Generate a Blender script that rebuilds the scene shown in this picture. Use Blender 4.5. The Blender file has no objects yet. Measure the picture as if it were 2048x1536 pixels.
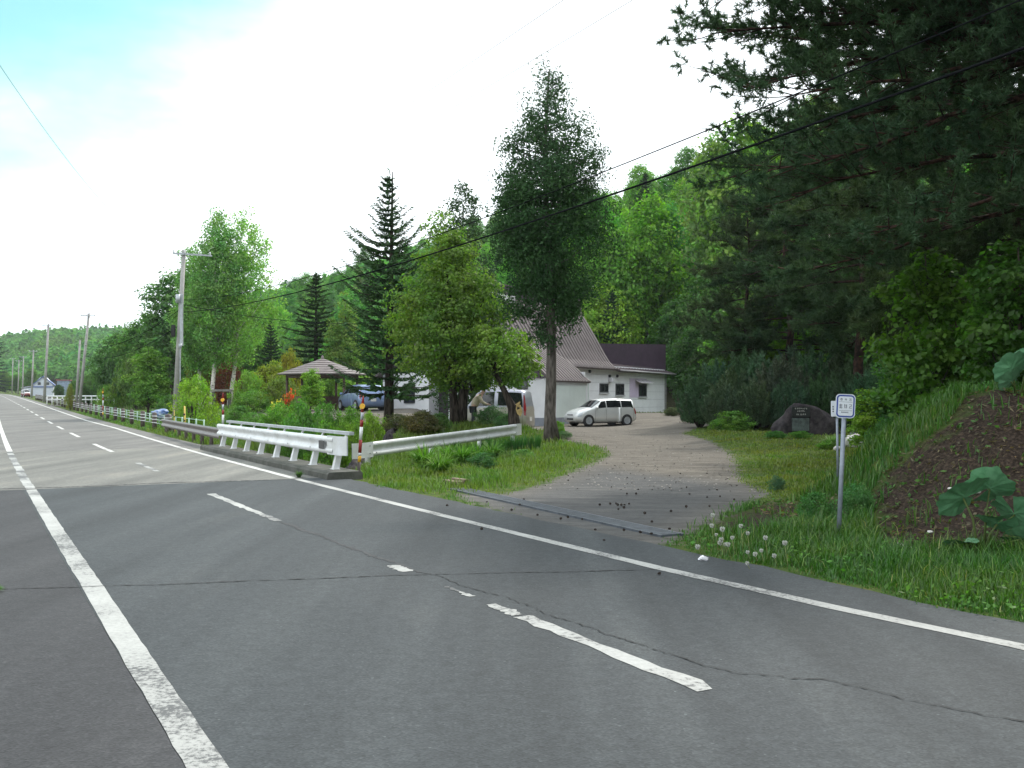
import bpy, bmesh, math, random
import numpy as np
from mathutils import Vector, Matrix
C = bpy.context.scene.collection
SC = bpy.context.scene
rng = np.random.default_rng(7)
random.seed(7)
PI = math.pi
# ------------------------------------------------------------------ view, terrain
FPX, CX, HZ, EYE = 2000.0, 1024.0, 795.0, 1.65          # focal length in photo pixels, horizon row, eye height
TH = 0.502
ST, CT = math.sin(TH), math.cos(TH)
def sp(u, k): return np.log1p(np.exp(np.clip(u / k, -40, 40))) * k
def sst(x, a, b):
    u = np.clip((np.asarray(x, float) - a) / (b - a), 0, 1); return u * u * (3 - 2 * u)
def shift(t): return 0.023 * sp(t - 25, 8) - 0.0082 * sp(t - 105.7, 20) - 0.10 * sp(t - 300, 20)
def zroad(t): return 0.0106 * sp(np.minimum(t, 700) - 61.5, 15) - 0.0002
def tp(X, Y): return -ST * X + CT * Y, CT * X + ST * Y
def xy(t, q):
    p = q + shift(t); return -ST * t + CT * p, CT * t + ST * p
def gauss(X, Y, cx, cy, sx, sy): return np.exp(-((X - cx) ** 2) / (2 * sx * sx) - ((Y - cy) ** 2) / (2 * sy * sy))
def foot(t): return 42 + 6 * np.sin(t * 0.045) + 14 * np.exp(-((t - 62) / 26) ** 2)      # where the wooded hillside starts
def bank_r(Y): return -3.75 - 0.045 * (Y - 23)           # right bank of the stream
def ground(X, Y):
    X = np.asarray(X, float); Y = np.asarray(Y, float)
    t, p = tp(X, Y); q = p - shift(t)
    z = zroad(t)
    off = sst(q, 7.4, 9.5)
    z = z + 0.62 * gauss(X, Y, -2.4, 38.5, 3.2, 2.9) * off
    z = z + 1.75 * sst(X, 4.0, 6.9) * sst(Y, 9.9, 14.6) * (1 - sst(Y, 14.7, 18.2) * (1 - 0.5 * sst(X, 8.5, 12))) * (1 - sst(X, 13, 20)) * sst(q, 6.8, 8.5) * (1 - sst(Y, 24, 30))
    z = z + 0.22 * sst(X, 5, 9) * sst(Y, 24, 36) * (1 - sst(Y, 70, 90))
    z = z + 0.24 * sst(Y, 56, 62) * sst(X, -12, -4)
    z = z + 0.75 * sst(q, 10.5, 16) * (1 - sst(X - bank_r(Y) - 5 * sst(Y, 44, 54), -5.5, -3.6)) * (1 - sst(Y, 70, 90))
    ch = sst(X - bank_r(Y), -5.2, -3.6) * (1 - sst(X - bank_r(Y), -0.25, 0.05)) * sst(q, 7.3, 7.9) * (1 - sst(Y, 42, 52))
    z = z - 1.35 * ch
    d = np.maximum(q - foot(t), 0)
    z = z + 37 * (1 - np.exp(-(d / 55) ** 1.5)) * (1 + np.clip(t, -100, 900) / 2000) * (1 - 0.55 * sst(t, 300, 750))
    z = z + 24 * sst(t, 560, 960)
    z = z + 0.055 * (np.sin(X * 5.1 + 2 * np.sin(Y * 2.3)) * np.sin(Y * 4.3 + 1.5 * np.sin(X * 3.1)) + 0.7 * np.sin(X * 9.7 + Y * 7.9)) * sst(X, 4.6, 5.6) * sst(Y, 10.3, 11.5) * (1 - sst(Y, 16, 18)) * (1 - sst(X, 12, 14))
    z = z - 0.25 * sst(-q, 1.8, 5)
    return z
def gz(X, Y): return float(ground(X, Y))
def at(px, py, dz=0.0, lo=3.0, hi=1500.0):
    """where the ray through a photo pixel meets the ground (raised by dz)"""
    D = np.geomspace(lo, hi, 6000)
    X = (px - CX) / FPX * D; Z = EYE + (HZ - py) / FPX * D
    below = Z < ground(X, D) + dz
    i = int(np.argmax(below)) if below.any() else len(D) - 1
    return float(X[i]), float(D[i]), gz(X[i], D[i])
def pd(px, D):
    """ground point at column px and depth D"""
    X = (px - CX) / FPX * D; return X, D, gz(X, D)
def zt(py, D): return EYE + (HZ - py) / FPX * D

# ------------------------------------------------------------------ objects
def tag(o, label, cat, group=None, kind=None):
    o['label'] = label; o['category'] = cat
    if group: o['group'] = group
    if kind: o['kind'] = kind
    return o
def thing(name, label, cat, loc=(0, 0, 0), rz=0.0, group=None, rx=0.0, ry=0.0):
    o = bpy.data.objects.new(name, None); C.objects.link(o)
    o.location = loc; o.rotation_euler = (rx, ry, rz); o.empty_display_size = 0.3
    return tag(o, label, cat, group)
def link(name, me, mat=None, parent=None, loc=None, col=None):
    o = bpy.data.objects.new(name, me); C.objects.link(o)
    if mat is not None and not me.materials: me.materials.append(mat)
    if parent is not None: o.parent = parent
    if loc is not None: o.location = loc
    if col is not None: o.color = (*col, 1)
    return o
def npmesh(name, V, F, smooth=False):
    V = np.ascontiguousarray(V, np.float32); F = np.ascontiguousarray(F, np.int32)
    k = F.shape[1]; me = bpy.data.meshes.new(name)
    me.vertices.add(len(V)); me.vertices.foreach_set('co', V.ravel())
    me.loops.add(F.size); me.loops.foreach_set('vertex_index', F.ravel())
    me.polygons.add(len(F)); me.polygons.foreach_set('loop_start', np.arange(0, F.size, k, dtype=np.int32))
    if smooth: me.polygons.foreach_set('use_smooth', np.ones(len(F), bool))
    me.update(calc_edges=True); return me
class MB:
    def __init__(s): s.v = []; s.f = []; s.m = []; s.cur = 0
    def add(s, vs, fs):
        b = len(s.v); s.v += [tuple(map(float, v)) for v in vs]
        s.f += [tuple(b + i for i in f) for f in fs]; s.m += [s.cur] * len(fs); return s
    def box(s, c, d, rz=0.0, M=None):
        x, y, z = [k / 2 for k in d]
        vs = [Vector((a * x, b * y, e * z)) for a in (-1, 1) for b in (-1, 1) for e in (-1, 1)]
        R = M if M is not None else Matrix.Rotation(rz, 3, 'Z')
        vs = [R @ v + Vector(c) for v in vs]
        return s.add(vs, [(0, 1, 3, 2), (4, 6, 7, 5), (0, 4, 5, 1), (2, 3, 7, 6), (0, 2, 6, 4), (1, 5, 7, 3)])
    def tube(s, P, R, n=8, caps=True):
        P = [Vector(p) for p in P]; k = len(P)
        R = [R] * k if not hasattr(R, '__len__') else R
        up = Vector((0.13, 0.21, 1)).normalized(); rings = []; vs = []
        for i in range(k):
            d = (P[min(i + 1, k - 1)] - P[max(i - 1, 0)])
            d = d.normalized() if d.length > 1e-9 else Vector((0, 0, 1))
            a = d.cross(up)
            if a.length < 0.05: a = d.cross(Vector((1, 0, 0)))
            a.normalize(); b = d.cross(a)
            vs += [P[i] + (a * math.cos(2 * PI * j / n) + b * math.sin(2 * PI * j / n)) * R[i] for j in range(n)]
        fs = [(i * n + j, i * n + (j + 1) % n, (i + 1) * n + (j + 1) % n, (i + 1) * n + j) for i in range(k - 1) for j in range(n)]
        if caps: fs += [tuple(range(n - 1, -1, -1)), tuple((k - 1) * n + j for j in range(n))]
        return s.add(vs, fs)
    def lathe(s, prof, n=16, M=None, c=(0, 0, 0)):
        vs = []; k = len(prof)
        for r, z in prof:
            for j in range(n):
                v = Vector((r * math.cos(2 * PI * j / n), r * math.sin(2 * PI * j / n), z))
                vs.append((M @ v if M is not None else v) + Vector(c))
        fs = [(i * n + j, i * n + (j + 1) % n, (i + 1) * n + (j + 1) % n, (i + 1) * n + j) for i in range(k - 1) for j in range(n)]
        fs += [tuple(range(n - 1, -1, -1)), tuple((k - 1) * n + j for j in range(n))]
        return s.add(vs, fs)
    def grid(s, P):
        """P[i][j] points"""
        n, m = len(P), len(P[0])
        return s.add([p for r in P for p in r], [(i * m + j, (i + 1) * m + j, (i + 1) * m + j + 1, i * m + j + 1) for i in range(n - 1) for j in range(m - 1)])
    def prism(s, poly, h0, h1, fn):
        """polygon extruded between h0 and h1; fn(a, b, h) -> point"""
        n = len(poly)
        vs = [fn(a, b, h0) for a, b in poly] + [fn(a, b, h1) for a, b in poly]
        return s.add(vs, [tuple(range(n - 1, -1, -1)), tuple(range(n, 2 * n))] + [(i, (i + 1) % n, n + (i + 1) % n, n + i) for i in range(n)])
    def mesh(s, name, mats, smooth=False, bevel=0):
        me = bpy.data.meshes.new(name); me.from_pydata(s.v, [], s.f)
        mats = mats if isinstance(mats, (list, tuple)) else [mats]
        for m in mats: me.materials.append(m)
        if len(mats) > 1: me.polygons.foreach_set('material_index', s.m)
        bm = bmesh.new(); bm.from_mesh(me)
        bmesh.ops.recalc_face_normals(bm, faces=bm.faces)
        if bevel: bmesh.ops.bevel(bm, geom=list(bm.edges), offset=bevel, segments=2, affect='EDGES', clamp_overlap=True)
        bm.to_mesh(me); bm.free()
        if smooth: me.polygons.foreach_set('use_smooth', [True] * len(me.polygons))
        me.update(); return me
    def build(s, name, mats, parent=None, smooth=False, bevel=0, loc=None):
        return link(name, s.mesh(name, mats, smooth, bevel), None, parent, loc)

# ------------------------------------------------------------------ materials
MATS = {}
def nodes(name):
    m = bpy.data.materials.new(name); m.use_nodes = True
    nt = m.node_tree; nt.nodes.clear(); out = nt.nodes.new('ShaderNodeOutputMaterial')
    def N(k, **kw):
        n = nt.nodes.new(k)
        for a, b in kw.items():
            if a.startswith('i_'):
                key = a[2:].replace('_', ' '); n.inputs[int(key) if key.isdigit() else key].default_value = b
            else: setattr(n, a, b)
        return n
    def L(a, b, ia=0, ib=0): nt.links.new(a.outputs[ia], b.inputs[ib])
    return m, nt, out, N, L
def ramp(N, pts):
    r = N('ShaderNodeValToRGB'); e = r.color_ramp.elements
    while len(e) < len(pts): e.new(0.5)
    for k, (p, c) in enumerate(pts): e[k].position = p; e[k].color = (*c, 1) if len(c) == 3 else c
    return r
def mat(name, col, rough=0.7, var=0.25, scale=3.0, metal=0.0, bump=0.0, bscale=40.0, spec=0.5, col2=None, coat=0.0):
    """principled with noise-driven mottling between col and a darker / other colour"""
    if name in MATS: return MATS[name]
    m, nt, out, N, L = nodes(name)
    b = N('ShaderNodeBsdfPrincipled'); b.inputs['Roughness'].default_value = rough; b.inputs['Metallic'].default_value = metal
    b.inputs['Specular IOR Level'].default_value = spec; b.inputs['Coat Weight'].default_value = coat
    tc = N('ShaderNodeTexCoord'); nz = N('ShaderNodeTexNoise'); nz.inputs['Scale'].default_value = scale; nz.inputs['Detail'].default_value = 6; nz.inputs['Roughness'].default_value = 0.65
    L(tc, nz, 3)
    c2 = col2 if col2 else tuple(c * (1 - var) for c in col); c1 = tuple(min(1, c * (1 + var * 0.5)) for c in col) if not col2 else col
    r = ramp(N, [(0.35, c2), (0.65, c1)]); L(nz, r); L(r, b, 0, 'Base Color')
    if bump:
        n2 = N('ShaderNodeTexNoise'); n2.inputs['Scale'].default_value = bscale; n2.inputs['Detail'].default_value = 4; L(tc, n2, 3)
        bp = N('ShaderNodeBump'); bp.inputs['Strength'].default_value = bump; bp.inputs['Distance'].default_value = 0.02; L(n2, bp, 0, 'Height'); L(bp, b, 0, 'Normal')
    L(b, out); MATS[name] = m; return m
def leafmat(name, trans=0.42, lo=0.55, hi=1.45, gloss=0.04, hue=0.25, nsc=0.9):
    m, nt, out, N, L = nodes(name)
    oi = N('ShaderNodeObjectInfo'); g = N('ShaderNodeNewGeometry')
    mr = N('ShaderNodeMapRange'); mr.inputs['To Min'].default_value = lo; mr.inputs['To Max'].default_value = hi; L(g, mr, 'Random Per Island', 0)
    # slow clump-to-clump drift of colour
    tc = N('ShaderNodeTexCoord'); nz = N('ShaderNodeTexNoise'); nz.inputs['Scale'].default_value = nsc; L(tc, nz, 3)
    r = ramp(N, [(0.3, (1 - hue, 1.06, 0.92)), (0.7, (1 + hue * 0.8, 1.08, 0.78))]); L(nz, r)
    m1 = N('ShaderNodeMix', data_type='RGBA', blend_type='MULTIPLY'); m1.inputs[0].default_value = 1
    nt.links.new(oi.outputs['Color'], m1.inputs[6]); nt.links.new(r.outputs[0], m1.inputs[7])
    m2 = N('ShaderNodeVectorMath', operation='SCALE'); nt.links.new(m1.outputs[2], m2.inputs[0]); nt.links.new(mr.outputs[0], m2.inputs['Scale'])
    d = N('ShaderNodeBsdfDiffuse'); t = N('ShaderNodeBsdfTranslucent'); L(m2, d); 
    ty = N('ShaderNodeVectorMath', operation='MULTIPLY'); ty.inputs[1].default_value = (1.1, 1.35, 0.6); L(m2, ty); L(ty, t)
    mx = N('ShaderNodeMixShader'); mx.inputs[0].default_value = trans; L(d, mx, 0, 1); L(t, mx, 0, 2)
    gl = N('ShaderNodeBsdfGlossy'); gl.inputs['Roughness'].default_value = 0.45
    mg = N('ShaderNodeMixShader'); mg.inputs[0].default_value = gloss; L(mx, mg, 0, 1); L(gl, mg, 0, 2); L(mg, out)
    return m
LEAF = leafmat('leaf', 0.45, 1.1, 2.7, 0.022); LEAFF = leafmat('leaf_far', 0.42, 1.15, 2.7, 0.0, 0.3, 0.02); NEEDLE = leafmat('needle', 0.2, 0.75, 2.0, 0.01, 0.12); BLADE = leafmat('blade', 0.35, 0.7, 1.6, 0.04, 0.3)
def barkmat(name, c1, c2, sc=(6, 6, 1.2), thr=(0.4, 0.6)):
    m, nt, out, N, L = nodes(name)
    b = N('ShaderNodeBsdfPrincipled'); b.inputs['Roughness'].default_value = 0.9; b.inputs['Specular IOR Level'].default_value = 0.15
    tc = N('ShaderNodeTexCoord'); mp = N('ShaderNodeMapping'); mp.inputs['Scale'].default_value = sc; L(tc, mp, 3)
    nz = N('ShaderNodeTexNoise'); nz.inputs['Scale'].default_value = 2.2; nz.inputs['Detail'].default_value = 7; L(mp, nz)
    r = ramp(N, [(thr[0], c1), (thr[1], c2)]); L(nz, r); L(r, b, 0, 'Base Color')
    bp = N('ShaderNodeBump'); bp.inputs['Strength'].default_value = 0.7; bp.inputs['Distance'].default_value = 0.03; L(nz, bp, 0, 'Height'); L(bp, b, 0, 'Normal'); L(b, out)
    MATS[name] = m; return m
BARK = barkmat('bark_grey_brown', (0.045, 0.036, 0.03), (0.16, 0.14, 0.12))
BARKD = barkmat('bark_dark', (0.02, 0.016, 0.013), (0.075, 0.06, 0.05))
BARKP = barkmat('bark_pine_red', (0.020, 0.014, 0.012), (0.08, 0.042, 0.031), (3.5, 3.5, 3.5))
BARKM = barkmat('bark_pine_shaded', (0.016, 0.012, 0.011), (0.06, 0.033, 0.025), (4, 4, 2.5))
BIRCH = barkmat('bark_birch', (0.07, 0.06, 0.055), (0.62, 0.58, 0.53), (2.0, 2.0, 9), (0.34, 0.46))
TRUNKG = barkmat('bark_pale_grey', (0.05, 0.043, 0.038), (0.155, 0.135, 0.122), (7, 7, 1.5), (0.35, 0.65))
WHITEP = mat('white_paint_steel', (0.72, 0.74, 0.76), 0.35, 0.16, 2.5, col2=(0.56, 0.57, 0.56))
GALV = mat('galvanised_steel', (0.42, 0.45, 0.48), 0.45, 0.2, 6, metal=0.35)
BROWNS = mat('brown_painted_steel', (0.07, 0.052, 0.045), 0.5, 0.3, 5)
BROWNL = mat('brown_beam_steel', (0.105, 0.085, 0.08), 0.4, 0.3, 4)
CONC = mat('concrete', (0.22, 0.21, 0.19), 0.9, 0.4, 2.2, bump=0.3, bscale=60)
CONCD = mat('concrete_mossy', (0.10, 0.098, 0.088), 0.9, 0.4, 3, bump=0.5, bscale=30, col2=(0.045, 0.05, 0.038))
POLEC = mat('pole_concrete', (0.33, 0.32, 0.31), 0.8, 0.2, 2)
BLACK = mat('black_rubber', (0.018, 0.018, 0.02), 0.75, 0.2, 8)
GLASS = mat('dark_car_glass', (0.012, 0.015, 0.018), 0.06, 0.1, 2, spec=0.8)
WIREM = mat('wire_black', (0.012, 0.013, 0.015), 1.0, 0.1, 2, spec=0.0)
WOODB = mat('brown_timber', (0.11, 0.075, 0.055), 0.8, 0.35, 6, bump=0.3)
RED = mat('red_paint', (0.28, 0.02, 0.02), 0.5, 0.3, 6)
YELLOW = mat('yellow_reflector', (0.75, 0.42, 0.03), 0.35, 0.15, 12)
ROCK = mat('rock_dark', (0.075, 0.065, 0.068), 0.95, 0.4, 4, bump=1.0, bscale=7, col2=(0.022, 0.02, 0.023), spec=0.15)
ROCKW = mat('rock_white', (0.62, 0.6, 0.57), 0.85, 0.3, 5, bump=0.8, bscale=9)
ROCKG = mat('rock_grey', (0.2, 0.2, 0.2), 0.9, 0.4, 3, bump=0.6, bscale=12)
# ------------------------------------------------------------------ sky, sun, camera
w = bpy.data.worlds.new('World'); SC.world = w; w.use_nodes = True
nt = w.node_tree; nt.nodes.clear()
SUN = Vector((0.38, 0.56, 0.735)).normalized()
def WN(k, **kw):
    n = nt.nodes.new(k)
    for a, b in kw.items(): setattr(n, a, b)
    return n
wl = nt.links.new
out = WN('ShaderNodeOutputWorld'); sky = WN('ShaderNodeTexSky', sky_type='NISHITA'); sky.sun_disc = False
sky.sun_elevation = math.asin(SUN.z); sky.sun_rotation = math.atan2(SUN.x, SUN.y)
bg1 = WN('ShaderNodeBackground'); bg1.inputs['Strength'].default_value = 0.15
tint = WN('ShaderNodeVectorMath', operation='MULTIPLY'); tint.inputs[1].default_value = (0.9, 1.35, 0.95)
wl(sky.outputs[0], tint.inputs[0]); wl(tint.outputs[0], bg1.inputs[0])
bg2 = WN('ShaderNodeBackground'); bg2.inputs[0].default_value = (0.93, 0.995, 1.03, 1); bg2.inputs[1].default_value = 1.35
tc = WN('ShaderNodeTexCoord')
hole = Vector(((-120 - CX) / FPX, 1, (HZ + 190) / FPX)).normalized()
e1 = hole.cross(Vector((0, 0, 1))).normalized(); e2 = e1.cross(hole)
def dot(v):
    n = WN('ShaderNodeVectorMath', operation='DOT_PRODUCT'); n.inputs[1].default_value = v; wl(tc.outputs['Generated'], n.inputs[0]); return n.outputs['Value']
def mth(op, a, b=None):
    n = WN('ShaderNodeMath', operation=op)
    for i, k in enumerate((a, b)):
        if k is None: continue
        if isinstance(k, (int, float)): n.inputs[i].default_value = k
        else: wl(k, n.inputs[i])
    return n.outputs[0]
u = mth('DIVIDE', dot(e1), 0.33); v = mth('DIVIDE', dot(e2), 0.215)
r2 = mth('ADD', mth('MULTIPLY', u, u), mth('MULTIPLY', v, v))
nz = WN('ShaderNodeTexNoise'); nz.inputs['Scale'].default_value = 3.2; nz.inputs['Detail'].default_value = 5; nz.inputs['Roughness'].default_value = 0.55
mpw = WN('ShaderNodeMapping'); mpw.inputs['Scale'].default_value = (1, 1, 2.6); wl(tc.outputs['Generated'], mpw.inputs[0]); wl(mpw.outputs[0], nz.inputs[0])
r2n = mth('ADD', r2, mth('MULTIPLY', mth('SUBTRACT', nz.outputs[0], 0.5), 2.2))
mr = WN('ShaderNodeMapRange', interpolation_type='SMOOTHSTEP'); mr.inputs['From Min'].default_value = 0.0; mr.inputs['From Max'].default_value = 1.6; wl(r2n, mr.inputs[0])
back = mth('LESS_THAN', dot(hole), 0.3)
fac = mth('MAXIMUM', mr.outputs[0], mth('MULTIPLY', back, 0.75))
mx = WN('ShaderNodeMixShader'); wl(fac, mx.inputs[0]); wl(bg1.outputs[0], mx.inputs[1]); wl(bg2.outputs[0], mx.inputs[2]); wl(mx.outputs[0], out.inputs[0])
sl = bpy.data.lights.new('sun', 'SUN'); sl.energy = 2.7; sl.angle = math.radians(5.0); sl.color = (1, 0.95, 0.86)
so = bpy.data.objects.new('sun', sl); C.objects.link(so); so.rotation_euler = SUN.to_track_quat('Z', 'Y').to_euler()
cam = bpy.data.cameras.new('camera'); co = bpy.data.objects.new('camera', cam); C.objects.link(co); SC.camera = co
cam.sensor_width = 36; cam.lens = 36 * FPX / 2048; cam.shift_y = (HZ - 768) / 2048
co.location = (0, 0, EYE); co.rotation_euler = (PI / 2, 0, 0); cam.clip_end = 5000; cam.clip_start = 0.05
SC.view_settings.view_transform = 'Standard'; SC.view_settings.look = 'None'; SC.view_settings.exposure = 0.45; SC.view_settings.gamma = 1
SC.cycles.max_bounces = 5; SC.cycles.diffuse_bounces = 3; SC.cycles.transmission_bounces = 3; SC.cycles.transparent_max_bounces = 4
SC.cycles.use_denoising = True

# ------------------------------------------------------------------ ground sheet
def poly_sd(X, Y, P):
    """signed distance to a closed polygon, positive inside"""
    P = np.asarray(P, float); n = len(P); d = np.full(X.shape, 1e9); ins = np.zeros(X.shape, bool)
    for i in range(n):
        a = P[i]; b = P[(i + 1) % n]; e = b - a
        wx = X - a[0]; wy = Y - a[1]; h = np.clip((wx * e[0] + wy * e[1]) / (e @ e), 0, 1)
        d = np.minimum(d, (wx - e[0] * h) ** 2 + (wy - e[1] * h) ** 2)
        c = ((a[1] <= Y) & (b[1] > Y)) | ((b[1] <= Y) & (a[1] > Y))
        with np.errstate(divide='ignore', invalid='ignore'):
            xi = a[0] + (Y - a[1]) / (b[1] - a[1]) * e[0]
        ins ^= c & (X < xi)
    return np.where(ins, 1, -1) * np.sqrt(d)
drive_px = [(900, 985), (1000, 987), (1070, 972), (1125, 950), (1180, 928), (1222, 908), (1200, 893), (1150, 884), (1112, 877)]
DRIVE = [at(*p)[:2] for p in drive_px] + [(1.2, 43), (-6, 46), (-16, 58), (-16, 66), (14, 76), (13.2, 58), (10.2, 51)] + \
        [at(*p)[:2] for p in [(1365, 866), (1420, 880), (1462, 905), (1476, 930), (1482, 958), (1540, 984), (1480, 1012), (1420, 1045), (1350, 1078), (1300, 1110), (1100, 1060)]]
APRON = [at(*p)[:2] for p in [(880, 990), (1000, 987), (1125, 950), (1190, 930), (1300, 945), (1420, 955), (1500, 972), (1545, 984), (1480, 1012), (1420, 1045), (1350, 1078), (1300, 1110), (1000, 1040)]]
MOUND = [at(*p)[:2] for p in [(1770, 1100), (1742, 1040), (1738, 985), (1800, 915), (1890, 850)]] + [(7.2, 15.0), (9.5, 15.2), (12, 14), (11.5, 10.6), (7.8, 10.2), (5.6, 10.4)]
DIRT2 = [at(*p)[:2] for p in [(1400, 1052), (1540, 1000), (1700, 985), (1740, 1010), (1640, 1050), (1520, 1066)]]
na_f, na_b, nr = 380, 70, 400
ang = np.concatenate([np.linspace(-0.75, 0.75, na_f, endpoint=False), np.linspace(0.75, 2 * PI - 0.75, na_b, endpoint=False)])
rad = np.geomspace(0.6, 1900, nr)
A, Rr = np.meshgrid(ang, rad)
GX = Rr * np.sin(A); GY = Rr * np.cos(A); GZ = ground(GX, GY) - 0.02
na = len(ang)
idx = np.arange(nr * na).reshape(nr, na); nx = np.roll(idx, -1, axis=1)
F = np.stack([idx[:-1], nx[:-1], nx[1:], idx[1:]], axis=-1).reshape(-1, 4)[:, ::-1]
V = np.stack([GX, GY, GZ], -1).reshape(-1, 3)
c0 = len(V); V = np.vstack([V, [[0, 0, gz(0, 0) - 0.02]] * 1])
me = npmesh('ground', V, F, True)
def attr(me, name, arr):
    a = me.attributes.new(name, 'FLOAT', 'POINT'); full = np.zeros(len(me.vertices), np.float32); full[:arr.size] = arr.ravel(); a.data.foreach_set('value', full)
gt, gp = tp(GX, GY); gq = gp - shift(gt)
attr(me, 'drive', np.clip(poly_sd(GX, GY, DRIVE), -2, 2)); attr(me, 'apron', np.clip(poly_sd(GX, GY, APRON), -3, 3))
attr(me, 'dirt', np.clip(np.maximum(poly_sd(GX, GY, MOUND), poly_sd(GX, GY, DIRT2)), -2, 2))
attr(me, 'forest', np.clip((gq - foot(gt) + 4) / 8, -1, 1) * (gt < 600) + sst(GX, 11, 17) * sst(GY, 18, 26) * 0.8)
attr(me, 'across', np.clip(gq, -20, 20))
m, nt2, o2, N, L = nodes('ground')
b = N('ShaderNodeBsdfPrincipled'); b.inputs['Roughness'].default_value = 0.95; b.inputs['Specular IOR Level'].default_value = 0.1
tcn = N('ShaderNodeTexCoord')
def noise(sc, det=5, ro=0.6):
    n = N('ShaderNodeTexNoise'); n.inputs['Scale'].default_value = sc; n.inputs['Detail'].default_value = det; n.inputs['Roughness'].default_value = ro; L(tcn, n, 3); return n
def at_n(nm): return N('ShaderNodeAttribute', attribute_name=nm)
def mathn(op, a, bb):
    n = N('ShaderNodeMath', operation=op)
    for i, k in enumerate((a, bb)):
        if isinstance(k, (int, float)): n.inputs[i].default_value = k
        else: nt2.links.new(k, n.inputs[i])
    return n.outputs[0]
def mask(nm, n, amp, lo, hi):
    v = mathn('ADD', at_n(nm).outputs['Fac'], mathn('MULTIPLY', mathn('SUBTRACT', n.outputs[0], 0.5), amp))
    mr = N('ShaderNodeMapRange'); mr.inputs['From Min'].default_value = lo; mr.inputs['From Max'].default_value = hi; nt2.links.new(v, mr.inputs[0]); return mr.outputs[0]
def mixc(f, a, bb):
    n = N('ShaderNodeMix', data_type='RGBA'); nt2.links.new(f, n.inputs[0]); nt2.links.new(a, n.inputs[6]); nt2.links.new(bb, n.inputs[7]); return n.outputs[2]
nA, nB, nC = noise(0.35, 6), noise(3.5, 6), noise(24, 5)
grass = ramp(N, [(0.3, (0.035, 0.062, 0.014)), (0.5, (0.06, 0.095, 0.022)), (0.72, (0.12, 0.12, 0.035))]); L(nB, grass)
mpg = N('ShaderNodeMapping'); mpg.inputs['Scale'].default_value = (0.5, 2.2, 1); mpg.inputs['Rotation'].default_value = (0, 0, 0.35); L(tcn, mpg, 3)
nG = N('ShaderNodeTexNoise'); nG.inputs['Scale'].default_value = 1.6; nG.inputs['Detail'].default_value = 9; nG.inputs['Roughness'].default_value = 0.7; L(mpg, nG)
grav = ramp(N, [(0.3, (0.078, 0.071, 0.062)), (0.5, (0.138, 0.126, 0.110)), (0.7, (0.235, 0.212, 0.178))]); L(nG, grav)
aspr = ramp(N, [(0.3, (0.075, 0.077, 0.078)), (0.55, (0.105, 0.105, 0.105)), (0.78, (0.18, 0.172, 0.155))]); L(nG, aspr)
dirt = ramp(N, [(0.3, (0.012, 0.009, 0.007)), (0.5, (0.034, 0.025, 0.019)), (0.7, (0.085, 0.062, 0.046))]); L(nC, dirt)
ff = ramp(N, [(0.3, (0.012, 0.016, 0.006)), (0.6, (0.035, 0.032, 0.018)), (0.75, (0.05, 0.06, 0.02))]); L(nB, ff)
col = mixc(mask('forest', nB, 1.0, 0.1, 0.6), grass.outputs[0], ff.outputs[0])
col = mixc(mask('dirt', nB, 1.6, -0.1, 0.25), col, dirt.outputs[0])
gm = mixc(mask('apron', nG, 2.0, -0.5, 0.9), grav.outputs[0], aspr.outputs[0])
spk = noise(9, 8, 0.8)
sr = ramp(N, [(0.3, (0.65, 0.65, 0.65)), (0.5, (1, 1, 1)), (0.7, (1.3, 1.3, 1.3))]); L(spk, sr)
mm = N('ShaderNodeMix', data_type='RGBA', blend_type='MULTIPLY'); mm.inputs[0].default_value = 0.6; nt2.links.new(gm, mm.inputs[6]); nt2.links.new(sr.outputs[0], mm.inputs[7])
col = mixc(mask('drive', nB, 1.0, -0.12, 0.12), col, mm.outputs[2])
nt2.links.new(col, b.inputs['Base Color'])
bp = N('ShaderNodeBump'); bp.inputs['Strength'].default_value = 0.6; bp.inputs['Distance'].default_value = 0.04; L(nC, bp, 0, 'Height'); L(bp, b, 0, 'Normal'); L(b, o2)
go = link('ground', me, m); go['kind'] = 'structure'

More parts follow.
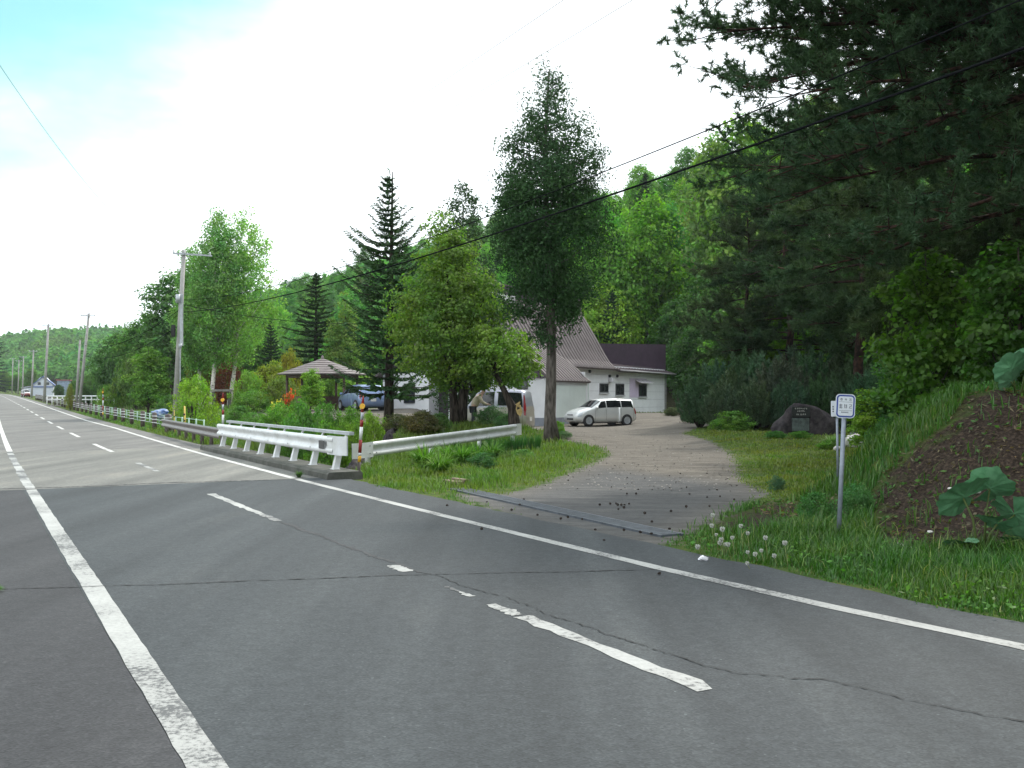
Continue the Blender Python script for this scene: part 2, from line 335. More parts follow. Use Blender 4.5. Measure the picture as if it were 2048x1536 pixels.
# ------------------------------------------------------------------ road, deck, markings
def asphalt(name, base, patch):
    m, n3, o3, N, L = nodes(name)
    b = N('ShaderNodeBsdfPrincipled'); b.inputs['Roughness'].default_value = 0.82; b.inputs['Specular IOR Level'].default_value = 0.35
    tc = N('ShaderNodeTexCoord')
    n1 = N('ShaderNodeTexNoise'); n1.inputs['Scale'].default_value = 0.5; n1.inputs['Detail'].default_value = 7; n1.inputs['Roughness'].default_value = 0.62
    mp = N('ShaderNodeMapping'); mp.inputs['Rotation'].default_value = (0, 0, -TH); mp.inputs['Scale'].default_value = (1.6, 0.35, 1); L(tc, mp, 3); L(mp, n1)
    r1 = ramp(N, [(0.3, tuple(c * 0.80 for c in base)), (0.55, base), (0.75, patch)]); L(n1, r1)
    vo = N('ShaderNodeTexVoronoi'); vo.inputs['Scale'].default_value = 70; L(tc, vo, 3)
    r2 = ramp(N, [(0.0, (0.6, 0.6, 0.6)), (0.6, (0.95, 0.95, 0.95)), (0.93, (1.25, 1.25, 1.25)), (1, (2.6, 2.6, 2.5))]); L(vo, r2, 'Color', 0)
    mx = N('ShaderNodeMix', data_type='RGBA', blend_type='MULTIPLY'); mx.inputs[0].default_value = 0.85; n3.links.new(r1.outputs[0], mx.inputs[6]); n3.links.new(r2.outputs[0], mx.inputs[7])
    # long wheel-track wear and a few darker oil stains
    n4 = N('ShaderNodeTexNoise'); n4.inputs['Scale'].default_value = 1.1; n4.inputs['Detail'].default_value = 4; mp4 = N('ShaderNodeMapping'); mp4.inputs['Rotation'].default_value = (0, 0, -TH); mp4.inputs['Scale'].default_value = (1.5, 0.045, 1); L(tc, mp4, 3); L(mp4, n4)
    r4 = ramp(N, [(0.32, (0.80, 0.80, 0.80)), (0.5, (1, 1, 1)), (0.68, (1.22, 1.21, 1.19))]); L(n4, r4)
    n5 = N('ShaderNodeTexNoise'); n5.inputs['Scale'].default_value = 9; n5.inputs['Detail'].default_value = 8; n5.inputs['Roughness'].default_value = 0.7; L(tc, n5, 3); r5 = ramp(N, [(0.3, (0.78, 0.78, 0.78)), (0.5, (1, 1, 1)), (0.72, (1.2, 1.2, 1.18))]); L(n5, r5)
    mA = N('ShaderNodeMix', data_type='RGBA', blend_type='MULTIPLY'); mA.inputs[0].default_value = 1; n3.links.new(mx.outputs[2], mA.inputs[6]); n3.links.new(r4.outputs[0], mA.inputs[7])
    mB_ = N('ShaderNodeMix', data_type='RGBA', blend_type='MULTIPLY'); mB_.inputs[0].default_value = 1; n3.links.new(mA.outputs[2], mB_.inputs[6]); n3.links.new(r5.outputs[0], mB_.inputs[7])
    n3.links.new(mB_.outputs[2], b.inputs['Base Color'])
    bp = N('ShaderNodeBump'); bp.inputs['Strength'].default_value = 0.35; bp.inputs['Distance'].default_value = 0.006; L(vo, bp, 0, 'Height'); L(bp, b, 0, 'Normal'); L(b, o3)
    return m
ASN = asphalt('asphalt_near', (0.049, 0.056, 0.061), (0.070, 0.077, 0.079))
ASS = asphalt('asphalt_shoulder', (0.045, 0.046, 0.050), (0.066, 0.065, 0.064))
ASF = asphalt('asphalt_old', (0.155, 0.152, 0.145), (0.20, 0.195, 0.18))
DECK = asphalt('deck_concrete', (0.165, 0.165, 0.152), (0.24, 0.228, 0.195))
def sheet(name, ts, qs, dz, m, parent=None, jag=0.0, kind=None):
    T, Q = np.meshgrid(ts, qs, indexing='ij')
    if jag:
        Q = Q.copy(); Q[:, -1] += jag * rng.normal(size=len(ts)); 
    X, Y = xy(T, Q); Z = zroad(T) + dz
    n, k = T.shape; i = np.arange(n * k).reshape(n, k)
    F = np.stack([i[:-1, :-1], i[:-1, 1:], i[1:, 1:], i[1:, :-1]], -1).reshape(-1, 4)
    o = link(name, npmesh(name, np.stack([X, Y, Z], -1).reshape(-1, 3), F, True), m, parent)
    if kind: o['kind'] = kind
    return o
qs = np.array([0.86, 2.5, 4, 5.5, 6.3, 6.78])
road = sheet('road', np.arange(-40, 19.81, 0.46), qs, 0.0, ASN, jag=0.03, kind='structure')
sh_ = sheet('road_shoulder', np.arange(-40, 19.81, 0.46), np.array([-2.2, -1.6, -0.8, 0.2, 0.858]), 0.0, ASS, kind='structure')
deck = sheet('bridge_deck', np.linspace(19.8, 33.5, 30), np.array([-2.3, -1.6, 1, 4, 6.3, 6.78]), 0.0, DECK, kind='structure')
road2 = sheet('road', np.concatenate([np.linspace(33.5, 80, 60), np.linspace(82, 520, 180)]), np.array([-1.4, -1.0, 0, 1, 4, 6.3, 6.9]), 0.0, ASF, kind='structure')
def paint(name, wear, col=(0.40, 0.405, 0.39), under=(0.085, 0.087, 0.088), sc=9):
    m, n3, o3, N, L = nodes(name)
    b = N('ShaderNodeBsdfPrincipled'); b.inputs['Roughness'].default_value = 0.7
    tc = N('ShaderNodeTexCoord'); n1 = N('ShaderNodeTexNoise'); n1.inputs['Scale'].default_value = sc; n1.inputs['Detail'].default_value = 9; n1.inputs['Roughness'].default_value = 0.75; L(tc, n1, 3)
    n2 = N('ShaderNodeTexNoise'); n2.inputs['Scale'].default_value = 0.9; n2.inputs['Detail'].default_value = 3; L(tc, n2, 3)
    ad = N('ShaderNodeMath', operation='ADD'); L(n1, ad, 0, 0); L(n2, ad, 0, 1)
    r = ramp(N, [(wear - 0.05, under), (wear, tuple(c * 0.75 for c in col)), (wear + 0.12, col)]);
    hv = N('ShaderNodeMath', operation='MULTIPLY'); hv.inputs[1].default_value = 0.5; L(ad, hv); L(hv, r); L(r, b, 0, 'Base Color'); L(b, o3)
    return m
PAINT = paint('line_paint', 0.475, sc=30); PAINTW = paint('worn_line_paint', 0.505, (0.42, 0.425, 0.41), sc=22); PAINTF = paint('far_line_paint', 0.36, (0.5, 0.5, 0.48), (0.16, 0.155, 0.15))
def curve_q(pts):
    """photo samples of a painted line -> q as a function of t"""
    tq = []
    for x, y in pts:
        X, Y, _ = at(x, y); t, p = tp(X, Y); tq.append((t, p - float(shift(t))))
    tq.sort(); a = np.array(tq); return lambda t: np.interp(t, a[:, 0], a[:, 1])
fr = curve_q([(2048, 1295), (1680, 1218), (1320, 1137), (900, 1035), (600, 960), (387, 903), (222.6, 853)])
fl = curve_q([(415, 1536), (270, 1310), (180, 1165), (66, 985), (30, 925)])
def strip(name, ts, qf, wd, dz, m, parent, jag=0.0):
    ts = np.asarray(ts); q = qf(ts) if callable(qf) else np.full(len(ts), qf)
    e = [q + sgn * wd / 2 + jag * rng.normal(size=len(ts)) for sgn in (-1, 1)]
    P = [np.stack([*xy(ts, k), zroad(ts) + dz], -1) for k in e]
    n = len(ts); V = np.vstack(P); i = np.arange(n - 1)
    F = np.stack([i, i + n, i + n + 1, i + 1], -1)
    return link(name, npmesh(name, V, F), m, parent)
strip('edge_line', np.arange(-3, 19.8, 0.25), fr, 0.15, 0.004, PAINT, road, 0.003)
strip('edge_line', np.arange(0.5, 19.8, 0.2), fl, 0.17, 0.004, PAINT, road, 0.003)
strip('edge_line', np.arange(19.9, 33.5, 0.3), lambda t: fr(t), 0.15, 0.004, PAINTF, deck, 0.006)
strip('edge_line', np.arange(19.9, 33.5, 0.3), lambda t: fl(t), 0.16, 0.004, PAINTW, deck, 0.01)
strip('edge_line', np.concatenate([np.arange(33.6, 80, 1.0), np.arange(81, 500, 3)]), lambda t: np.interp(t, [33, 55, 70], [fr(33), fr(52), 5.98]), 0.16, 0.005, PAINTF, road2)
strip('edge_line', np.concatenate([np.arange(33.6, 80, 1.0), np.arange(81, 500, 3)]), lambda t: np.interp(t, [33, 60], [fl(33), 0.95]), 0.16, 0.005, PAINTF, road2)
for a, bq, wd, mt in ((4.4, 6.55, 0.13, PAINTW), (6.6, 7.05, 0.10, PAINTW), (7.4, 7.9, 0.05, PAINTW), (8.75, 9.15, 0.13, PAINT), (13.15, 15.0, 0.11, PAINTW), (14.95, 17.4, 0.14, PAINT)):
    strip('centre_dash', np.linspace(a, bq, 14), 3.66 if a < 10 else 3.64, wd, 0.004, mt, road, 0.012)
strip('centre_dash', np.linspace(23.2, 26.4, 10), 3.68, 0.12, 0.004, PAINTW, deck, 0.012)
strip('centre_dash', np.linspace(32.0, 33.45, 6), 3.7, 0.13, 0.004, PAINTF, deck)
t0 = 33.55
for k in range(24):
    strip('centre_dash', np.linspace(t0, (37.6 if k == 0 else t0 + 5), 6), 3.68, 0.14, 0.005, PAINTF, road2)
    t0 = 44 if k == 0 else t0 + 10
CRACK = mat('crack_dark', (0.026, 0.027, 0.028), 0.95, 0.3, 20)
def crack(pts, wd, parent, jag=0.03, dz=0.006, mt=None):
    P = [np.array(at(*p)[:2]) for p in pts]; Q = []
    for a, c in zip(P[:-1], P[1:]):
        n = max(3, int(np.linalg.norm(c - a) / 0.035)); Q += [a + (c - a) * k / n for k in range(n)]
    Q.append(P[-1]); Q = np.array(Q); walk = np.cumsum(rng.normal(size=len(Q)) * jag * 0.22); walk -= np.linspace(0, walk[-1], len(Q)); walk = np.clip(walk, -0.06, 0.06) + rng.normal(size=len(Q)) * 0.0035
    d = np.gradient(Q, axis=0); n = np.stack([-d[:, 1], d[:, 0]], -1); n /= np.linalg.norm(n, axis=1)[:, None]
    Q = Q + n * walk[:, None]; ww = wd * np.clip(rng.normal(1, 0.55, len(Q)), 0.15, 2.4)[:, None]
    V = np.vstack([np.c_[Q - n * ww / 2, zroad(tp(*Q.T)[0]) + dz], np.c_[Q + n * ww / 2, zroad(tp(*Q.T)[0]) + dz]])
    i = np.arange(len(Q) - 1); return link('crack', npmesh('crack', V, np.stack([i, i + 1, i + 1 + len(Q), i + len(Q)], -1)), mt or CRACK, parent)
crack([(-60, 1180), (160, 1174), (400, 1166), (820, 1149), (1000, 1146), (1320, 1139)], 0.017, road, 0.02)
crack([(840, 1146), (960, 1180), (1080, 1222), (1150, 1247), (1330, 1300), (1480, 1348), (1640, 1362), (1800, 1398), (2048, 1445)], 0.009, road, 0.05)
SEAM = mat('worn_seam', (0.05, 0.052, 0.055), 0.9, 0.3, 6)
crack([(560, 1045), (640, 1075), (720, 1100), (800, 1130), (840, 1146)], 0.05, road, 0.04, 0.003, SEAM)
crack([(-30, 979), (66, 976), (200, 972), (340, 966), (480, 962), (600, 958.5)], 0.07, deck, 0.05, 0.005, SEAM)
crack([(-30, 908), (60, 905), (200, 899), (330, 893), (425, 890)], 0.06, deck, 0.05, 0.005, SEAM)
# kerb of the bridge (a real step with the parapet plinth)
mb = MB(); ts = np.linspace(19.25, 32.2, 26)
prof = [(6.29, -0.05), (6.30, 0.10), (6.34, 0.14), (6.98, 0.15), (7.03, 0.12), (7.05, -1.2)]
mb.grid([[(*xy(t, q + 0.01 * math.sin(t * 2)), float(zroad(t)) + z) for q, z in prof] for t in ts])
for t in (ts[0], ts[-1]): mb.add([(*xy(t, q), float(zroad(t)) + z) for q, z in prof], [tuple(range(6))])
k = mb.build('kerb', CONCD); k['kind'] = 'structure'
# ------------------------------------------------------------------ foliage builders
def unit(v): return v / np.maximum(np.linalg.norm(v, axis=-1, keepdims=True), 1e-9)
def cards(Cn, Nn, a, b, r=None, T=None, tip=0.0):
    """rhombic leaves: centres, normals, length a, width b (arrays or scalars); T = preferred long axis"""
    n = len(Cn); r = r or rng
    if T is None: T = r.normal(size=(n, 3))
    Nn = unit(Nn + 1e-6); u = unit(T - Nn * np.sum(T * Nn, 1, keepdims=True)); v = np.cross(Nn, u)
    a = np.broadcast_to(np.asarray(a, float), (n,))[:, None] / 2; b = np.broadcast_to(np.asarray(b, float), (n,))[:, None] / 2
    P = np.stack([Cn - u * a, Cn + v * b - u * a * 0.1, Cn + u * a + Nn * tip * a, Cn - v * b - u * a * 0.1], 1).reshape(-1, 3)
    return P, np.arange(4 * n).reshape(n, 4)
def join(parts):
    V = []; F = []; o = 0
    for v, f in parts: V.append(v); F.append(f + o); o += len(v)
    return np.vstack(V), np.vstack(F)
def interp_env(env, h): return np.interp(h, [e[0] for e in env], [e[1] for e in env])
def broad_crown(name, H, env, ncl, per, leaf, rcl=0.5, seed=0, flat=0.6, shell=0.55, up=0.5, gaps=0.0, asp=0.6, ax=None):
    """crown of leaf clumps inside an envelope env = [(height fraction, radius m)], H total height"""
    r = np.random.default_rng(seed); C_ = []; lo, hi = env[0][0], env[-1][0]
    hs = np.linspace(lo, hi, 200); wgt = interp_env(env, hs) ** 1.6 + 0.02; wgt /= wgt.sum()
    ph = r.uniform(0, 6.28, 4)
    while len(C_) < ncl:
        h = r.choice(hs, p=wgt) + r.uniform(-0.01, 0.01); R = interp_env(env, h); an = r.uniform(0, 2 * PI)
        lob = 1 + 0.16 * math.sin(2 * an + ph[0] + h * 5) + 0.13 * math.sin(3 * an + ph[1] - h * 9) + 0.1 * math.sin(5 * an + ph[2] + h * 14)
        if gaps and r.random() < gaps * (0.5 + 0.5 * math.sin(4 * an + h * 22 + ph[3])): continue
        rr = R * lob * (r.random() ** shell)
        c = np.array([rr * math.cos(an), rr * math.sin(an), h * H])
        if ax is not None: c[:2] += ax(h)
        C_.append(c)
    C_ = np.array(C_); n = ncl * per
    size = rcl * r.uniform(0.55, 1.35, ncl)
    off = r.normal(size=(n, 3)) * np.array([1, 1, flat]); off = off / np.maximum(1, np.linalg.norm(off, axis=1, keepdims=True) / 1.7)
    cid = np.repeat(np.arange(ncl), per)
    P = C_[cid] + off * size[cid][:, None] * 0.62
    outv = P - np.array([0, 0, H * (lo + hi) / 2]); outv[:, 2] *= 0.5
    Nn = unit(r.normal(size=(n, 3))) + up * np.array([0, 0, 1.0]) + 0.5 * unit(outv) + 0.4 * unit(off)
    s = leaf * r.uniform(0.6, 1.3, n)
    V, F = cards(P, Nn, s, s * asp, r, tip=-0.15)
    return npmesh(name, V, F), C_
def limbs(mb, H, r0, C_, n, base=0.25, seed=0, lean=(0, 0), wob=0.05, k=7, bend=0.6):
    """tapered trunk plus limbs that reach some of the leaf clumps"""
    r = np.random.default_rng(seed + 99)
    T = [Vector((lean[0] * s ** 1.3 + wob * H * 0.1 * math.sin(s * 7 + seed), lean[1] * s ** 1.3 + wob * H * 0.1 * math.cos(s * 6 + seed), s * H * 0.93)) for s in np.linspace(0, 1, 10)]
    R = [r0 * (1.35 if i == 0 else 1) * (1 - 0.93 * s ** 0.9) + 0.008 for i, s in enumerate(np.linspace(0, 1, 10))]
    mb.tube(T, R, 10)
    for c in C_[r.permutation(len(C_))[:n]]:
        s0 = np.clip(c[2] / H - r.uniform(0.1, 0.25), base, 0.9); f = s0 * 9; i = int(f); b = T[i].lerp(T[min(i + 1, 9)], f - i)
        e = Vector(c); mid = b.lerp(e, 0.5) + Vector((0, 0, -0.06 * (e - b).length * bend + r.uniform(-.1, .1)))
        rr = max(0.010, r0 * (1 - s0) * 0.42)
        mb.tube([b, b.lerp(mid, 0.5) + Vector((0, 0, .05)), mid, e], [rr, rr * 0.75, rr * 0.5, 0.006], 5)
    return mb
def spruce_crown(name, H, z0, Lf, seed=0, dz=0.36, nb=6, card=0.26, droop=0.25, dens=1.0, sweep=0.25):
    """whorled branches with hanging twigs; Lf(h) = branch length at height fraction h"""
    r = np.random.default_rng(seed); P = []; Tn = []; Nn = []; S = []; br = []
    z = z0
    while z < H * 0.985:
        h = z / H; L0 = Lf(h)
        for j in range(nb):
            L = L0 * r.uniform(0.4, 1.2)
            if r.random() < 0.12: L *= 0.5
            an = 2 * PI * (j / nb) + r.uniform(-0.5, 0.5) + z * 2.4; d = np.array([math.cos(an), math.sin(an), 0]); side = np.array([-d[1], d[0], 0])
            n = max(5, int(L / 0.11 * dens)); s = np.linspace(0.12, 1, n)
            bz = z + L * (-droop * s * (1.0 - h * 0.8) * 1.5 + sweep * 1.6 * s ** 2.2 + 0.32 * h * s)
            B = d * (L * s)[:, None] + np.array([0, 0, 1.0]) * bz[:, None]
            br.append(B[[0, n // 2, n - 1]])
            for sg in (-1, 1):
                for q in range(2):
                    tl = (0.10 + 0.36 * L * (1 - s) * 0.55) * r.uniform(0.5, 1.15, n) * (0.5 if q == 0 else 1)
                    dirv = unit(d * 0.75 + sg * side * r.uniform(0.5, 1.1, n)[:, None] + np.array([0, 0, -1]) * (r.uniform(0.05, 0.55, n) * (1 - 0.6 * h))[:, None])
                    P.append(B + dirv * (tl * 0.6)[:, None]); Tn.append(dirv); Nn.append(np.array([0, 0, 1.0]) * 0.8 + r.normal(size=(n, 3)) * 0.45); S.append(np.clip(tl * 1.2, card * 0.6, card * 2.2))
            P.append(B + r.normal(size=B.shape) * 0.02); Tn.append(np.tile(d, (n, 1)) + np.array([0, 0, .2])); Nn.append(r.normal(size=(n, 3)) * .5 + np.array([0, 0, 1.0])); S.append(np.full(n, card))
        z += dz * r.uniform(0.75, 1.25) * (0.65 + 0.5 * (1 - h))
    n = 26; B = np.c_[r.normal(size=(n, 2)) * 0.05, np.linspace(H * 0.93, H * 1.01, n)]
    P.append(B); Tn.append(r.normal(size=(n, 3)) * 0.6 + np.array([0, 0, .8])); Nn.append(r.normal(size=(n, 3))); S.append(np.full(n, card * 0.8))
    P, Tn, Nn, S = map(np.concatenate, (P, Tn, Nn, S))
    V, F = cards(P, Nn, S, np.clip(S * 0.3, 0.03, 0.13), r, Tn)
    return npmesh(name, V, F), br
def needle_tufts(P, D, n, ln, wd, r, spread=0.9):
    """bundles of thin needles round shoot tips P pointing along D"""
    k = len(P); cid = np.repeat(np.arange(k), n)
    dv = unit(unit(D)[cid] * r.uniform(0.15, 1.1, (k * n, 1)) + r.normal(size=(k * n, 3)) * spread * 0.62)
    base = P[cid] - unit(D)[cid] * (r.uniform(0, 1, (k * n, 1)) * ln * 1.1)
    l = ln * r.uniform(0.6, 1.2, k * n)[:, None]; sd = unit(np.cross(dv, r.normal(size=dv.shape))) * wd / 2
    V = np.stack([base - sd, base + sd, base + dv * l], 1).reshape(-1, 3)
    return V, np.arange(3 * k * n).reshape(-1, 3)
def pine_limb(r, start, end, n_sub, L_sub, sag=0.0, foliage_from=0.25, tufts=14):
    """returns (limb polyline, [sub-branch polylines], tuft points, tuft dirs)"""
    a = np.array(start, float); e = np.array(end, float); L = np.linalg.norm(e - a); s = np.linspace(0, 1, 9)
    Ln = a + (e - a) * s[:, None] + np.array([0, 0, 1.0]) * (sag * L * (4 * s * (1 - s)))[:, None] + np.cumsum(r.normal(size=(9, 3)), 0) * 0.05 * L / 3 * s[:, None]
    subs = []; TP = []; TD = []; d = unit(e - a)
    for k in range(n_sub):
        q = foliage_from + (1 - foliage_from) * ((k + r.random()) / n_sub); f = q * 8; i = min(int(f), 7); b = Ln[i] + (Ln[i + 1] - Ln[i]) * (f - i)
        perp = unit(np.cross(d, np.array([0, 0, 1.0]))) * r.choice([-1, 1]); dv = unit(d * r.uniform(0.3, 0.9) + perp * r.uniform(0.3, 1.0) + np.array([0, 0, 1]) * r.uniform(-0.25, 0.55))
        l = L_sub * r.uniform(0.5, 1.2) * (1.15 - 0.25 * q); m = 5
        S = b + dv * (np.linspace(0, 1, m) * l)[:, None] + np.array([0, 0, 1]) * (np.linspace(0, 1, m) ** 2 * l * r.uniform(-0.12, 0.28))[:, None]
        subs.append(S)
        for g in range(tufts):
            u = r.uniform(0.3, 1.02); f = min(u, 1) * (m - 1); i = min(int(f), m - 2); c = S[i] + (S[i + 1] - S[i]) * (f - i)
            tw = unit(dv + r.normal(size=3) * 0.75 + np.array([0, 0, 0.45])); TP.append(c + tw * r.uniform(0.05, 0.26) * l * 0.75); TD.append(tw)
    return Ln, subs, TP, TD
def pine_tree(name, H, r0, lims, seed, ln=0.13, wd=0.014, per=15, lean=(0, 0)):
    """trunk + limbs meshes from limb specs (z0, azimuth, reach, rise, n_sub, L_sub, sag, from)"""
    r = np.random.default_rng(seed); mb = MB(); TP = []; TD = []; lean = np.array(lean, float)
    axis = lambda z: lean * (z / H) ** 1.4 + 0.12 * np.array([math.sin(z * .9 + seed), math.cos(z * .7 + seed)])
    zs = np.linspace(0, H, 12); mb.tube([(*axis(z), z - 0.5 * z / H) for z in zs], [r0 * (1.25 if i == 0 else 1) * (1 - 0.9 * z / H) + 0.01 for i, z in enumerate(zs)], 10)
    for z0, az, reach, rise, ns, Ls, sag, ff in lims:
        c, s = math.cos(az), math.sin(az); b = axis(z0)
        Ln, subs, tpz, td = pine_limb(r, (*b, z0), (b[0] + reach * c, b[1] + reach * s, z0 + rise), ns, Ls, sag, ff)
        rb = 0.022 + 0.0085 * reach
        mb.tube([tuple(p) for p in Ln], list(np.linspace(rb, 0.012, 9)), 7)
        for S in subs: mb.tube([tuple(p) for p in S], list(np.linspace(0.016, 0.005, 5)), 4, False)
        TP += tpz; TD += td
    V, F = needle_tufts(np.array(TP), np.array(TD), per, ln, wd, r)
    return mb, npmesh(name, V, F)
def blades(P, h, w, r, lean=0.6, segs=2):
    """grass blades: P (n,3) roots, h heights, w widths"""
    n = len(P); an = r.uniform(0, 2 * PI, n); d = np.stack([np.cos(an), np.sin(an), np.zeros(n)], -1); s = np.stack([-d[:, 1], d[:, 0], np.zeros(n)], -1)
    ln = (r.uniform(0.1, 1, n) * lean * h)[:, None]; h = h[:, None]; w = np.broadcast_to(np.asarray(w, float), (n,))[:, None]; up = np.array([0, 0, 1.0])
    p1 = P + d * ln * 0.3 + up * h * 0.58; p2 = P + d * ln + up * h * (1 - 0.25 * lean * r.random((n, 1)))
    V = np.stack([P - s * w / 2, P + s * w / 2, p1 + s * w * 0.36, p1 - s * w * 0.36, p2 + s * w * 0.04, p2 - s * w * 0.04], 1).reshape(-1, 3)
    i = np.arange(n)[:, None] * 6; F = np.stack([i + [0, 1, 2, 3], i + [3, 2, 4, 5]], 1).reshape(-1, 4)
    return V, F
def strap_plant(name, n, L, W, seed, spread=0.9, curl=1.0):
    """clump of arching strap leaves"""
    r = np.random.default_rng(seed); V = []; F = []; o = 0; m = 6
    for k in range(n):
        an = r.uniform(0, 2 * PI); l = L * r.uniform(0.6, 1.15); d = np.array([math.cos(an), math.sin(an), 0]); s_ = np.array([-d[1], d[0], 0]); sp_ = spread * r.uniform(0.25, 1)
        s = np.linspace(0, 1, m); c = d * (r.uniform(0, .12) + sp_ * l * (0.35 * s + 0.65 * s ** 2))[:, None] + np.array([0, 0, 1.0]) * (l * (s * 1.05 - curl * 0.62 * sp_ * s ** 2.2))[:, None]
        wd = W * np.array([0.5, 0.9, 1, 0.85, 0.55, 0.06])[:, None] * r.uniform(0.7, 1.2)
        V += [c - s_ * wd / 2, c + s_ * wd / 2]; i = np.arange(m - 1); F.append(np.stack([i, i + m, i + m + 1, i + 1], -1) + o); o += 2 * m
    return npmesh(name, np.vstack(V), np.vstack(F), True)
def bush_mesh(name, R, H, ncl, per, leaf, seed, asp=0.6, up=0.5, rcl=0.22):
    me, _ = broad_crown(name, H, [(0.03, R * 0.75), (0.25, R), (0.6, R * 0.92), (0.85, R * 0.6), (1.0, R * 0.18)], ncl, per, leaf, rcl * R, seed, 0.7, 0.4, up, 0, asp)
    return me
def tree(name, label, cat, loc, crown, trunk, ccol, rz=0.0, sc=1.0, group=None, szz=None):
    o = thing(name, label, cat, loc, rz, group); o.scale = (sc, sc, szz or sc)
    c = link('crown', crown, None, o, col=ccol)
    if trunk is not None: link('trunk', trunk, None, o)
    return o
# ------------------------------------------------------------------ trees
def col3(base, v=0.12):
    return tuple(max(0.004, c * (1 + random.uniform(-v, v))) for c in base)
def height_for(ytop, D, z): return zt(ytop, D) - z
# tall conifer in the middle of the verge
X, Y, Z = at(1097, 884); H = zt(118, Y) - Z
env = [(0.26, 0.2), (0.30, 0.6), (0.35, 1.0), (0.41, 1.25), (0.49, 1.55), (0.59, 1.75), (0.66, 1.72), (0.74, 1.5), (0.82, 1.1), (0.88, 0.8), (0.94, 0.4), (1.0, 0.1)]
lo_, c1 = broad_crown('c', H, [(a, b) for a, b in env if a <= 0.66], 150, 300, 0.13, 0.62, 3, 0.6, 0.34, 0.2, 0.45, 0.4)
hi_, c2 = broad_crown('c', H, [(0.62, 1.7)] + [(a, b) for a, b in env if a > 0.66], 150, 150, 0.12, 0.46, 4, 0.65, 0.42, 0.2, 0.5, 0.4)
o = thing('conifer_tree', 'tall dark conifer with bare grey trunk standing at the driveway edge', 'tree', (X, Y, Z))
link('crown', lo_, NEEDLE, o, col=(0.027, 0.060, 0.026)); link('crown', hi_, NEEDLE, o, col=(0.034, 0.066, 0.035))
mb = MB(); zs = np.linspace(0, H * 0.97, 14)
mb.tube([(0.10 * math.sin(z * 0.5) + (0.12 if z < 1 else 0) * (1 - z), 0.05 * math.cos(z * .6), z - 0.1) for z in zs], [0.32] + [0.205 * (1 - 0.93 * z / H) + 0.006 for z in zs[1:]], 14)
for c in np.vstack([c1[rng.permutation(len(c1))[:40]], c2[rng.permutation(len(c2))[:60]]]):
    b = Vector((0.1 * math.sin(c[2] * .5), 0, max(2.6, c[2] - 0.35 * math.hypot(c[0], c[1])))); mb.tube([b, b.lerp(Vector(c), 0.5) + Vector((0, 0, -.08)), c], [0.03, 0.02, 0.006], 5)
for k in range(9): mb.tube([(0, 0, 2.6 + k * .22), (random.uniform(-.7, .7), random.uniform(-.5, .3), 2.75 + k * .22)], [0.018, 0.004], 4)
mb.build('trunk', TRUNKG, o, True)
# conifer behind the maple
X, Y, Z = pd(925, 50); H = zt(374, 50) - Z
me, c1 = broad_crown('c', H, [(0.1, 1.2), (0.4, 1.9), (0.62, 1.7), (0.8, 1.25), (0.93, 0.75), (1.0, 0.2)], 330, 70, 0.17, 0.46, 5, 0.9, 0.45, 0.2, 0.2, 0.45)
me.materials.append(NEEDLE)
tree('conifer_tree', 'dark bushy conifer whose top shows above the yellow-green maple', 'tree', (X, Y, Z), me, limbs(MB(), H, 0.2, c1, 20).mesh('t', BARK, True), (0.036, 0.062, 0.034))
# spruce left of the maple
X, Y, Z = pd(776, 43); H = zt(343, 43) - Z
def Ls(h): return np.interp(h, [0.1, 0.25, 0.5, 0.62, 0.72, 0.80, 0.90, 1.0], [2.5, 2.6, 2.0, 2.0, 1.65, 1.05, 0.5, 0.1])
me, br = spruce_crown('c', H, 3.0, Ls, 11, 0.35, 8, 0.27, 0.30, 1.3, 0.28); me.materials.append(NEEDLE)
mb = MB(); mb.tube([(0.20 * z / H, 0, z) for z in np.linspace(-0.1, H, 8)], list(np.linspace(0.26, 0.02, 8)), 10)
for b in br: mb.tube([(0.2 * b[0][2] / H, 0, b[0][2]), *[tuple(p) for p in b]], [0.035, 0.028, 0.018, 0.006], 4, False)
tree('spruce_tree', 'ragged dark spruce with upswept branches left of the yellow-green maple', 'tree', (X, Y, Z), me, mb.mesh('t', BARKD, True), (0.040, 0.076, 0.040))
# yellow-green maple with twin trunk
X, Y, Z = pd(912, 38); H = zt(424, 38) - Z
env = [(0.17, 1.1), (0.24, 2.1), (0.36, 2.45), (0.5, 2.1), (0.64, 1.7), (0.78, 1.25), (0.9, 0.7), (1.0, 0.18)]
axm = lambda h: np.array([0.45 - 1.15 * h + 0.12, 0.0])
me, c1 = broad_crown('c', H, env, 420, 84, 0.135, 0.44, 21, 0.5, 0.45, 0.85, 0.25, 0.62, axm); me.materials.append(LEAF)
mb = limbs(MB(), H * 0.9, 0.19, c1, 46, 0.22, 3, (-0.5, 0.1), 0.10)
mb.tube([(0.22, 0, -0.1), (0.25, 0, 0.9), (0.36, 0.05, 2.0), (0.5, 0.1, 3.4), (0.75, 0.1, 5.0)], [0.21, 0.19, 0.16, 0.11, 0.03], 9)
for c in c1[rng.permutation(len(c1))[:26]]:
    if c[0] > -0.1: mb.tube([(0.4, 0.06, 2.0 + 0.3 * random.random()), (c[0] * .5 + .2, c[1] * .5, c[2] * .8), c], [0.06, 0.03, 0.006], 5)
tree('maple_tree', 'twin-trunked maple with bronze-tinged yellow-green leaves on the verge mound', 'tree', (X, Y, Z), me, mb.mesh('t', BARKD, True), (0.070, 0.110, 0.020))
